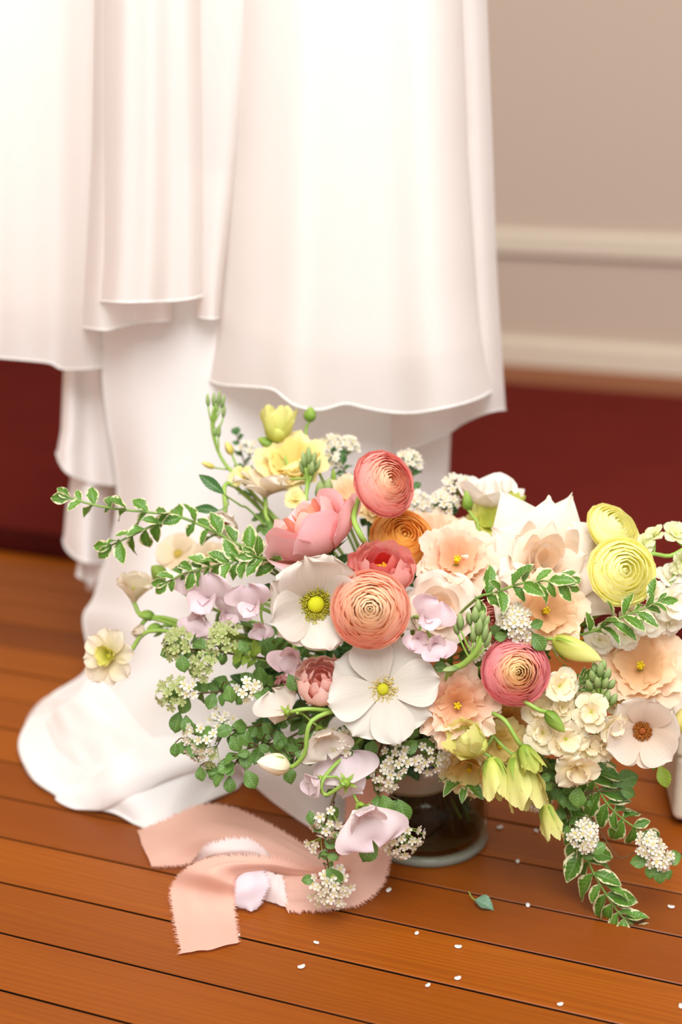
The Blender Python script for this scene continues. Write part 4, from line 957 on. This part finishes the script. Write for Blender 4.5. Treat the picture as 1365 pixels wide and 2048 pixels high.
bud(546, 1528, .855, 66, 44, (-.95, .18, .2), ((240, 226, 190), (250, 244, 228)), 'closed white sweet pea bud at the end of the arching stem', via=[(590, 1531, .855), (610, 1507, .853), (614, 1470, .853), (624, 1442, .855), (660, 1424, .862), (704, 1416, .872)], name='sweet_pea_bud', r=.0016)
bud(1361, 1440, .90, 60, 30, (.3, .9, .2), ((226, 214, 110), (240, 226, 150)), 'yellow bud cut by the right edge of the picture', frilly=False, seed=8, via=[(1345, 1478, .90), (1300, 1440, .92)])
# ---- sweet peas
LV = ((244, 226, 228), (238, 212, 220)); PV = ((240, 228, 226), (238, 216, 222)); WV = ((238, 222, 206), (243, 234, 222))
sweet_pea(418, 1196, .945, 110, (-.25, .0, .95), (.1, 1, 0), LV, 'lilac sweet pea below the second variegated sprig', seed=1, heads=[(452, 1226, .945, 74, (.3, -.2, .9), (.5, .8, 0)), (404, 1232, .94, 70, (-.3, -.3, .9), (-.3, -.9, .2))], via=[(470, 1180, .955), (520, 1215, .95)])
sweet_pea(512, 1210, .905, 88, (-.35, .0, .95), (-.2, 1, 0), LV, 'lilac sweet pea peeping out left of the upper white anemone', seed=2, heads=[(524, 1248, .91, 50, (-.2, -.4, .9), (.2, -1, 0))])
sweet_pea(586, 1306, .905, 76, (-.15, -.2, .95), (-.4, -.8, .1), ((244, 220, 222), (238, 208, 214)), 'mauve sweet pea with green star calyx under the upper anemone', seed=3, heads=[(606, 1330, .905, 60, (.1, -.3, .9), (.2, -1, 0))])
sweet_pea(852, 1238, .868, 86, (.2, .1, 1), (.5, .8, 0), LV, 'pale lilac sweet pea right of the peach ranunculus', seed=4, heads=[(868, 1286, .868, 66, (.2, 0, 1), (.3, -.9, 0)), (836, 1276, .872, 56, (.1, 0, 1), (-.4, -.8, 0))])
sweet_pea(575, 1424, .862, 92, (-.55, -.05, -.8), (-.35, .9, .1), WV, 'cream white sweet pea seen from behind beside the salmon peony', seed=5, heads=[(640, 1460, .868, 100, (.3, -.5, .7), (.3, -.9, .1))], via=[(612, 1418, .856), (660, 1420, .866), (706, 1416, .874)])
sweet_pea(692, 1566, .850, 122, (.15, -.1, -.95), (-.25, 1, 0), PV, 'large pale pink sweet pea hanging low in front of the ribbon', seed=6, heads=[(722, 1616, .850, 136, (.25, -.35, .75), (.35, -.95, 0)), (640, 1556, .856, 64, (-.7, -.2, .4), (-.2, -1, 0))], via=[(652, 1590, .852), (646, 1560, .856), (700, 1500, .875)], ruf=.16)
# ---- stock and delphinium
SK = ((250, 236, 186), (252, 242, 214)); SW = ((248, 242, 214), (252, 248, 234))
stock('cream double stock filling the middle right under the pink rimmed ranunculus', [(1130, 1330, .90), (1120, 1440, .885), (1090, 1500, .9)],
      [(1119, 1372, .872, 88, (.2, .2, 1)), (1086, 1466, .866, 86, (-.2, .0, 1)), (1131, 1478, .862, 92, (.15, -.05, 1)), (1080, 1418, .875, 80, (-.1, .2, 1)), (1152, 1530, .862, 104, (.05, -.5, .85)), (1176, 1492, .866, 76, (.4, -.2, .9)), (1124, 1416, .87, 60, (.1, .1, 1))], SK)
stock('cream stock spike topped by grey green buds left of the butterfly flower', [(1202, 1330, .87), (1198, 1400, .87), (1190, 1470, .875), (1180, 1520, .89)],
      [(1184, 1424, .862, 84, (-.3, .1, 1)), (1222, 1454, .866, 80, (.3, -.1, 1)), (1206, 1492, .868, 66, (.1, -.2, 1))], SK,
      [(1202+dx, 1352+dy, .866+dz, l, 15, f) for dx, dy, dz, l, f in ((-16, 0, 0, 30, (-.3, .9, .3)), (0, -14, 0, 34, (0, 1, .2)), (14, -4, 0, 30, (.3, .9, .3)), (-6, 12, -.004, 28, (-.2, .9, .5)), (10, 14, -.004, 28, (.2, .9, .5)), (22, 16, 0, 26, (.5, .8, .3)), (-22, 18, 0, 26, (-.5, .8, .3)), (0, 0, .006, 30, (0, 1, -.2)), (26, 46, 0, 30, (.4, .85, .3)), (14, 40, -.002, 26, (.2, .9, .4)), (6, -22, .004, 24, (.1, 1, 0)), (-12, -16, .004, 24, (-.2, 1, 0)))])
stock('grey green stock buds on a thick curved stem left of the pink rimmed ranunculus', [(962, 1222, .862), (964, 1272, .856), (950, 1306, .856), (926, 1330, .860), (904, 1340, .866), (880, 1380, .89)], [],
      SK, [(951+dx, 1235+dy, .858+dz, l, wd, f) for dx, dy, dz, l, wd, f in ((0, -6, 0, 34, 16, (0, 1, .2)), (-12, 2, .003, 30, 14, (-.2, 1, .2)), (14, 0, 0, 32, 15, (.2, 1, .2)), (22, 10, 0, 34, 14, (.35, .9, .2)), (8, 18, -.004, 38, 16, (.1, 1, .3)), (20, 30, -.003, 40, 15, (.2, 1, .2)), (-30, 8, 0, 36, 16, (-.1, 1, .2)), (-38, 22, .002, 28, 12, (-.3, .9, .2)), (6, -24, .003, 26, 13, (0, 1, 0)), (-4, 34, -.003, 34, 13, (0, 1, .3)), (26, 44, -.002, 36, 13, (.3, .9, .2)), (-50, 104, .0, 34, 16, (-.9, -.1, .3)))], name='stock_bud_spray', cat_='bud', r=.0026)
stock('tall thin stock stem with green buds at the top left', [(432, 806, 1.04), (424, 846, 1.04), (432, 890, 1.04), (452, 930, 1.035), (492, 972, 1.02)], [],
      SK, [(416, 800, 1.04, 28, 9, (-.05, 1, .1)), (428, 798, 1.04, 30, 9, (.05, 1, .1)), (438, 796, 1.04, 34, 9, (.15, 1, .1)), (446, 802, 1.04, 30, 9, (.25, .95, .1)), (448, 822, 1.04, 28, 9, (.1, 1, .1)), (434, 812, 1.04, 28, 10, (.1, 1, .2)), (430, 862, 1.04, 22, 9, (-.1, 1, .1)), (438, 862, 1.04, 26, 10, (.05, 1, .1))], name='stock_bud_spray', cat_='bud', r=.0016)
stock('two yellow tipped buds on thin stalks right of the tall stock stem', [(462, 904, 1.035), (478, 940, 1.03), (505, 985, 1.015)], [], SK,
      [(458, 896, 1.035, 30, 17, (-.4, .9, .1)), (416, 930, 1.035, 30, 12, (-.9, .35, .1))], ((200, 190, 80), (246, 226, 140)), name='stock_bud_spray', cat_='bud', r=.0012)
stock('cream and green stock buds rising between yellow lisianthus and garden rose', [(616, 930, 1.0), (615, 970, .995), (614, 1010, .985), (640, 1080, .96)], [(586, 958, 1.01, 66, (-.1, .5, .9)), (606, 946, 1.02, 60, (.2, .5, .9)), (486, 955, 1.02, 56, (-.5, .5, .7)), (592, 1000, .99, 50, (.0, .4, .9))], ((246, 232, 160), (250, 238, 180)),
      [(608, 918, .998, 34, 13, (-.15, 1, .1)), (618, 910, .998, 38, 14, (0, 1, .1)), (628, 918, .998, 34, 13, (.2, 1, .1)), (636, 930, 1.0, 30, 11, (.35, .9, .1)), (604, 934, 1.0, 30, 11, (-.3, .9, .1)), (624, 936, .994, 30, 14, (.1, 1, .3)), (642, 982, .985, 44, 24, (-.1, 1, .3)), (656, 976, .99, 42, 22, (.1, 1, .2))])
stock('white delphinium leaning out at the right edge', [(1352, 1148, .93), (1330, 1190, .92), (1310, 1220, .915), (1270, 1250, .915), (1230, 1270, .92)],
      [(1344, 1204, .905, 86, (.1, .1, 1)), (1336, 1160, .93, 66, (.2, .5, .8)), (1362, 1176, .93, 70, (.4, .3, .8)), (1310, 1192, .915, 60, (-.1, .4, .9)), (1296, 1244, .905, 76, (.0, .1, 1)), (1340, 1246, .905, 56, (.3, -.3, .9)), (1250, 1268, .91, 76, (-.1, .1, 1)), (1200, 1280, .915, 70, (-.1, .1, 1)), (1262, 1224, .92, 56, (0, .3, .9))], SW, name='delphinium', n=(5, 4))
stock('greenish delphinium tip on a curved stem against the rug', [(1372, 1096, .93), (1340, 1112, .928), (1306, 1108, .926), (1286, 1120, .926), (1270, 1180, .93)],
      [(1308, 1074, .935, 56, (-.4, .75, .4)), (1352, 1070, .94, 60, (.2, .6, .7)), (1364, 1122, .93, 58, (.3, -.2, .9)), (1290, 1086, .93, 44, (.2, .3, .9))], ((222, 228, 150), (244, 244, 206)), name='delphinium', n=(5, 3))
stock('cream stock hidden under the apricot lisianthus', [(1240, 1400, .91), (1200, 1440, .92)], [(1236, 1402, .905, 60, (-.2, 0, 1)), (1164, 1392, .885, 62, (.1, .2, 1)), (1066, 1376, .90, 56, (0, .2, 1))], SK)

# ---- variegated sprigs
VG = 'variegated sprigs in the bouquet'
def vsprig(label, *a, **k):
    k.setdefault('group', VG); a = list(a); a[2] *= 1.32; k['W'] = k.get('W', .48)*1.15; return sprig(label, *a, **k)
vsprig('long variegated sprig reaching out to the far left over the dress', [(512, 1112, .955), (470, 1086, .955), (425, 1061, .955), (385, 1043, .955), (345, 1030, .955), (290, 1024, .955), (227, 1017, .955), (180, 1008, .955), (141, 996, .955)], 24, 41, seed=1,
       branches=[([(345, 1038, .955), (300, 1054, .953), (262, 1072, .952), (224, 1090, .95)], 8)], r=.0013)
vsprig('second variegated sprig below the longest one on the left', [(500, 1122, .945), (463, 1126, .942), (420, 1134, .94), (375, 1144, .938), (335, 1164, .935)], 18, 38, seed=2)
vsprig('variegated sprig crossing the ivory rose in the middle', [(945, 1204, .885), (990, 1186, .876), (1040, 1168, .868), (1090, 1162, .866), (1128, 1166, .866)], 16, 46, seed=3, W=.42)
vsprig('variegated sprig under the yellow ranunculus on the right', [(1170, 1268, .895), (1210, 1250, .888), (1250, 1232, .882), (1290, 1216, .88), (1316, 1204, .88)], 14, 46, seed=4, W=.34)
vsprig('variegated trailing sprig to the right of the vase, upper one', [(1168, 1534, .89), (1190, 1568, .885), (1216, 1608, .88), (1244, 1636, .88), (1284, 1664, .88)], 14, 52, seed=5, W=.46, pairs=True, lift=.6, irr=.4)
vsprig('longest trailing variegated sprig hanging to the floor on the right', [(1120, 1560, .90), (1144, 1634, .885), (1160, 1680, .875), (1184, 1738, .866), (1214, 1790, .86), (1244, 1832, .856), (1272, 1852, .853)], 20, 52, seed=6, W=.44, t0=.3, lift=.6, irr=.4)
vsprig('variegated leaves sticking out under the straw yellow bloom', [(930, 1530, .90), (928, 1556, .893), (930, 1580, .888)], 6, 44, seed=7, W=.42, tipleaf=False)
vsprig('variegated leaves between garden rose and upper anemone', [(560, 1130, .93), (530, 1118, .92), (510, 1112, .915)], 8, 40, seed=8, W=.45)
vsprig('variegated leaves between apricot lisianthus and stock', [(1150, 1420, .90), (1150, 1390, .885), (1166, 1360, .88)], 8, 42, seed=9, W=.42)
vsprig('short variegated sprig behind the butterfly flower', [(1210, 1400, .92), (1236, 1392, .915), (1262, 1396, .91)], 6, 40, seed=10)
vsprig('variegated leaves under the hanging lime bud', [(1100, 1560, .92), (1130, 1620, .90), (1150, 1660, .89)], 10, 44, seed=11, W=.5)
# ---- spirea twigs: round leaves, white or unopened flower clusters
SG = 'spirea twigs in the bouquet'
def spirea(label, pts_, n, lpx=36, **k):
    n = int(n*1.3); lpx *= 1.14
    k.setdefault('W', .70); k.setdefault('pairs', False); k.setdefault('lobed', True); k.setdefault('vm', .58); k.setdefault('fold', .12); k.setdefault('bend', .2)
    return sprig(label, pts_, n, lpx, k.pop('mat', 'spirea_leaf'), name='spirea_twig', group=SG, r=k.pop('r', .0010), stemcol=stem_mat((70, 52, 30), (112, 92, 52)), catg='twig', **k)
fc = lambda a, b, c=.7: (a, b, c)
spirea('spirea twig with unopened yellow green clusters at the left', [(560, 1320, .94), (480, 1310, .925), (410, 1300, .915), (350, 1300, .91)], 14, 38, seed=1, umb=[(352, 1286, .905, 30, fc(-.5, .3), 30, True), (446, 1274, .90, 30, fc(-.2, .4), 28, True), (405, 1330, .895, 26, fc(-.3, .2), 22, True)], extra=[(366, 1330, .895, 46, -78), (390, 1342, .90, 34, -80), (490, 1300, .89, 44, -60), (440, 1320, .893, 30, -100)])
spirea('spirea twig with cream clusters ending left above the train', [(560, 1370, .93), (500, 1376, .915), (430, 1384, .905), (360, 1390, .90)], 14, 38, seed=2, umb=[(342, 1385, .895, 30, fc(-.5, .2), 24, True), (376, 1376, .89, 18, fc(-.2, .2, 1), 8, False), (500, 1380, .885, 24, fc(.2, .2, .9), 14, False)], extra=[(460, 1393, .88, 48, -82), (528, 1394, .878, 44, -15), (370, 1410, .895, 36, -110), (353, 1446, .895, 46, -105)])
spirea('spirea twig with a loose white cluster over the train', [(570, 1440, .92), (520, 1450, .905), (460, 1462, .895), (400, 1474, .89), (378, 1490, .888)], 12, 38, seed=3, umb=[(396, 1484, .885, 40, fc(-.4, -.1), 24, False), (440, 1440, .90, 26, fc(-.1, .2), 12, False), (420, 1516, .888, 26, fc(-.3, -.5), 14, True)], extra=[(350, 1500, .888, 30, -95), (374, 1448, .892, 34, -80), (448, 1462, .89, 40, 25), (472, 1490, .885, 42, -60)])
spirea('spirea twig with single leaves dangling over the ribbon', [(590, 1470, .91), (540, 1488, .90), (490, 1500, .89), (468, 1530, .886), (440, 1540, .885)], 10, 40, seed=4, extra=[(402, 1551, .884, 38, -84), (460, 1580, .88, 56, -88), (502, 1560, .878, 44, -60), (494, 1506, .882, 40, 10), (534, 1500, .88, 40, -30), (560, 1480, .878, 40, -70), (556, 1496, .876, 38, -110), (580, 1552, .874, 42, -70)])
spirea('leafy spirea twig behind the cream white sweet pea', [(640, 1440, .90), (600, 1500, .885), (580, 1520, .88)], 9, 42, seed=5, extra=[(588, 1370, .875, 48, -65), (628, 1480, .872, 44, 10), (606, 1512, .872, 36, -20), (540, 1462, .885, 44, -45)])
spirea('spirea twig with small white blossoms beside the large pink sweet pea', [(720, 1440, .90), (700, 1470, .885), (680, 1480, .875)], 6, 34, seed=6, umb=[(676, 1478, .868, 26, fc(.1, .2, 1), 14, False), (686, 1502, .868, 16, fc(.2, -.3, .9), 6, False)], extra=[(742, 1500, .872, 36, 70), (706, 1500, .872, 34, -60)])
spirea('spirea twig with two white clusters below the flat anemone', [(800, 1440, .91), (800, 1490, .89), (790, 1530, .88)], 10, 44, seed=7, umb=[(798, 1512, .866, 34, fc(0, .1, 1), 18, False), (772, 1556, .866, 32, fc(-.1, -.3, .8), 16, False), (864, 1518, .872, 40, fc(.3, -.2, .9), 26, False)], extra=[(824, 1492, .865, 48, 40), (850, 1490, .875, 40, -20), (740, 1520, .872, 38, 60)])
spirea('spirea twig hanging over the glass with white cluster at the vase foot', [(760, 1500, .89), (752, 1560, .878), (770, 1620, .87), (800, 1660, .865)], 6, 42, seed=8, umb=[(806, 1682, .856, 46, fc(.3, -.5, .8), 30, False), (786, 1664, .858, 24, fc(-.2, -.2, .9), 10, False)], extra=[(774, 1612, .862, 48, -70), (806, 1622, .868, 50, -68), (738, 1702, .855, 56, -120), (790, 1642, .86, 42, 8)])
spirea('spirea twig drooping to a white cluster in front of the ribbon', [(690, 1530, .875), (670, 1590, .862), (650, 1650, .856), (652, 1700, .853), (660, 1745, .852)], 6, 36, seed=9, umb=[(652, 1648, .85, 36, fc(-.2, -.3, .6), 18, False), (662, 1778, .848, 44, fc(0, -.1, 1), 34, False), (628, 1690, .855, 20, fc(-.5, -.4, .5), 8, False)], extra=[(622, 1630, .85, 44, 95), (690, 1700, .848, 34, 15), (672, 1714, .848, 36, 0), (668, 1752, .846, 42, -45), (610, 1760, .85, 42, 185), (650, 1712, .85, 30, -95), (674, 1668, .846, 24, 80)])
spirea('spirea twig with white cluster in the centre right between lisianthus', [(1000, 1300, .91), (1010, 1262, .89), (1030, 1240, .875)], 8, 36, seed=10, umb=[(1030, 1238, .868, 32, fc(-.1, .3, .9), 26, False), (1046, 1274, .87, 28, fc(.2, .1, 1), 18, False), (962, 1300, .875, 24, fc(-.4, 0, .9), 16, False)], extra=[(1076, 1248, .864, 34, 20), (1078, 1284, .866, 42, -55), (1000, 1274, .868, 34, 190), (880, 1334, .87, 36, 170)])
spirea('spirea twig with round leaves under the cream stock', [(1120, 1520, .91), (1120, 1560, .89), (1140, 1600, .875)], 12, 40, seed=11, extra=[(1156, 1594, .862, 44, -95), (1098, 1554, .866, 38, 10), (1100, 1578, .866, 34, -60), (1180, 1612, .872, 24, -90), (1250, 1560, .885, 50, 20), (1258, 1586, .88, 34, -20)])
spirea('spirea twig with pink white cluster over the trailing sprig', [(1110, 1580, .90), (1140, 1640, .88), (1170, 1690, .862)], 4, 36, seed=12, umb=[(1170, 1674, .855, 30, fc(0, .2, 1), 26, False), (1072, 1608, .88, 18, fc(-.2, -.4, .8), 14, False)], extra=[(1198, 1696, .852, 38, 40), (1176, 1716, .854, 44, -110)])
spirea('thin spirea twig ending in a white cluster at the lower right edge', [(1170, 1620, .89), (1206, 1670, .87), (1240, 1716, .862), (1280, 1700, .862), (1306, 1704, .86)], 0, 40, seed=13, tipleaf=False, umb=[(1300, 1690, .855, 26, fc(-.1, .3, .9), 20, False), (1322, 1716, .853, 26, fc(.2, .1, 1), 20, False)], extra=[(1282, 1722, .856, 36, 190), (1344, 1716, .856, 38, 10), (1304, 1744, .852, 42, -110), (1322, 1760, .85, 50, -80), (1338, 1750, .853, 34, -60)], r=.0005)
spirea('blurred spirea twig with white clusters behind the coral ranunculus', [(760, 1060, 1.0), (700, 960, 1.04), (670, 910, 1.055)], 16, 34, seed=14, mat='dark_leaf', umb=[(664, 886, 1.06, 24, fc(-.2, .8, .5), 18, False), (700, 888, 1.06, 22, fc(.2, .8, .5), 16, False), (666, 918, 1.045, 16, fc(0, .3, .9), 8, False), (640, 890, 1.06, 20, fc(0, .8, .4), 12, False)])
spirea('blurred white spirea right of the coral ranunculus', [(800, 1060, 1.0), (822, 980, 1.03), (826, 930, 1.045)], 6, 34, seed=15, mat='dark_leaf', umb=[(824, 918, 1.045, 24, fc(.3, .6, .6), 20, False), (838, 1004, 1.02, 26, fc(.3, .3, .8), 20, False)])
spirea('blurred white spirea left of the white cup rose', [(880, 1080, 1.0), (890, 1040, 1.02), (892, 1010, 1.03)], 10, 36, seed=16, mat='dark_leaf', umb=[(888, 1006, 1.02, 30, fc(-.1, .5, .8), 24, False), (915, 970, 1.03, 28, fc(.0, .6, .7), 20, False)])
spirea('thin blurred spirea twig with tiny leaves at the upper left', [(510, 1000, 1.05), (490, 930, 1.07), (474, 870, 1.08)], 8, 26, seed=17, mat='dark_leaf', umb=[(498, 896, 1.07, 20, fc(0, .6, .7), 10, False)])
# ---- dark leaves that fill the heart of the bouquet
FG = 'inner greenery of the bouquet'
def fill(label, pts_, n, lpx, mat='dark_leaf', seed=0, **k):
    return sprig(label, pts_, n, lpx, mat, name='leafy_twig', group=FG, W=k.pop('W', .55), pairs=False, lobed=False, fold=.2, bend=.3, seed=seed+300, catg='twig', **k)
for i, (lb, x, y, Y) in enumerate((
        ('behind the lilac sweet pea', 450, 1240, .97), ('behind the upper anemone', 560, 1180, .95), ('beside the salmon peony', 540, 1340, .95), ('under the salmon peony', 600, 1440, .94),
        ('below the flat anemone', 720, 1500, .93), ('over the glass vase', 820, 1530, .93), ('right above the vase rim', 900, 1500, .93), ('beneath the pink rimmed ranunculus', 1010, 1440, .94),
        ('under the cream stock', 1110, 1540, .93), ('behind the butterfly flower', 1200, 1530, .93), ('behind the stock spike', 1200, 1400, .94), ('under the yellow ranunculus', 1190, 1260, .94),
        ('between cream lisianthus and pink rimmed ranunculus', 1080, 1310, .92), ('under the ivory rose', 1000, 1220, .95), ('behind the garden rose', 600, 1020, 1.0), ('behind the cream open flower', 520, 1040, 1.0),
        ('behind the amber ranunculus', 840, 1040, 1.02), ('between anemones and peony', 660, 1290, .92), ('at the right of the flat anemone', 880, 1440, .92), ('left of the spirea', 440, 1380, .95), ('over the ribbon', 520, 1470, .93))):
    fill('dark green leafy twig '+lb, [(780+(x-780)*.35, 1330+(y-1330)*.35, .96), (780+(x-780)*.7, 1330+(y-1330)*.7, .95), (x, y, Y)], 20, 46, seed=i, mat='dark_leaf' if i % 3 else 'spirea_leaf', t0=.15)
fill('pair of dark lance shaped leaves at the upper left over the dress', [(520, 1040, .99), (480, 1010, .985), (450, 990, .98)], 0, 70, seed=40, W=.34, tipleaf=False, extra=[(424, 968, .975, 64, 140), (408, 1017, .975, 62, 172)])
fill('lime green leaf tuft at the left among the unopened spirea', [(520, 1320, .92), (480, 1300, .905)], 5, 36, mat='lime_leaf', seed=41)
fill('fresh green leaf at the lower right under the butterfly flower', [(1260, 1500, .90), (1310, 1540, .89)], 0, 46, mat='lime_leaf', seed=42, extra=[(1328, 1552, .885, 46, -70)], tipleaf=False)
fill('narrow green leaves on the left cream flower stems', [(440, 1262, .96), (380, 1256, .965), (330, 1262, .967)], 10, 40, seed=43, mat='spirea_leaf', W=.22)

# ================================================================== ON THE FLOOR
def leaf_floor():
    q = G(950, 1800, .004); o = add('leaf', leaf_mesh(leaf_mat('fallen_leaf'), .0165, .0105, .35, .25, True, .55, 1), None, Mat.Translation(q) @ RZ(-.6) @ RX(.35))
    tag(o, 'fallen grey green leaf lying on the boards in front of the vase', 'leaf')
    tube('leaf_stalk', [Vec((0, 0, 0)), Vec((-.003, .001, .001)), Vec((-.006, .003, .003))], .0004, stem_mat(), o, n=6, ns=5)
leaf_floor()
def confetti_mesh(lob):
    vs_, fs = [], []; n = 14
    for z in (0, 0.0006):
        for k in range(n):
            a = 2*PI*k/n; r = .0021*(1-(.32*max(0, math.cos(a))**4 if lob else 0)); vs_.append((r*math.cos(a)*.8, r*math.sin(a)*1.15, z+(.0005 if z else 0)*abs(math.sin(a))))
    vs_.append((0, 0, 0.0005)); fs = [(k, (k+1) % n, n+(k+1) % n, n+k) for k in range(n)]+[(n+k, n+(k+1) % n, 2*n) for k in range(n)]+[tuple(range(n-1, -1, -1))]
    return mk('fallen_petal', vs_, fs, plain_mat('white_petal', (252, 247, 238), .6, .1))
CFM = [confetti_mesh(True), confetti_mesh(False)]
for i, (x, y, lb) in enumerate((
        (778, 1781, 'white petal right beside the curl of the hanging blush ribbon'), (834, 1867, 'two lobed white petal on the boards halfway between vase and front edge'),
        (633, 1886, 'white petal on the boards straight below the white cluster on the ribbon'), (917, 1894, 'white petal on the boards straight in front of the fallen leaf'),
        (603, 1934, 'round white petal nearest to the front left of the floor boards'), (916, 1957, 'white petal second nearest the front, in line with the fallen leaf'),
        (856, 1971, 'white petal lying on a dark board joint at the front'), (1036, 1723, 'small white petal between the vase foot and the longest trailing sprig'),
        (1056, 1811, 'white petal on the boards right of the fallen leaf'), (1073, 1662, 'blurred white petal under the lowest lime bud'),
        (1343, 1814, 'white petal below the spirea cluster at the right edge'), (1121, 2009, 'white petal closest to the front edge of the floor'),
        (1362, 2013, 'white petal cut by the lower right corner of the picture'), (478, 1870, 'tiniest white petal beside the end of the blush ribbon tail'), (1000, 1655, 'blurred white petal just right of the glass vase'))):
    o = add('fallen_petal', CFM[i % 2], None, Mat.Translation(G(x, y, .0004)) @ RZ(rs.random()*6) @ Mat.Scale(rs.uniform(.8, 1.1) if i != 13 else .5, 4))
    tag(o, lb, 'petal', 'tiny white petals scattered on the floor boards')
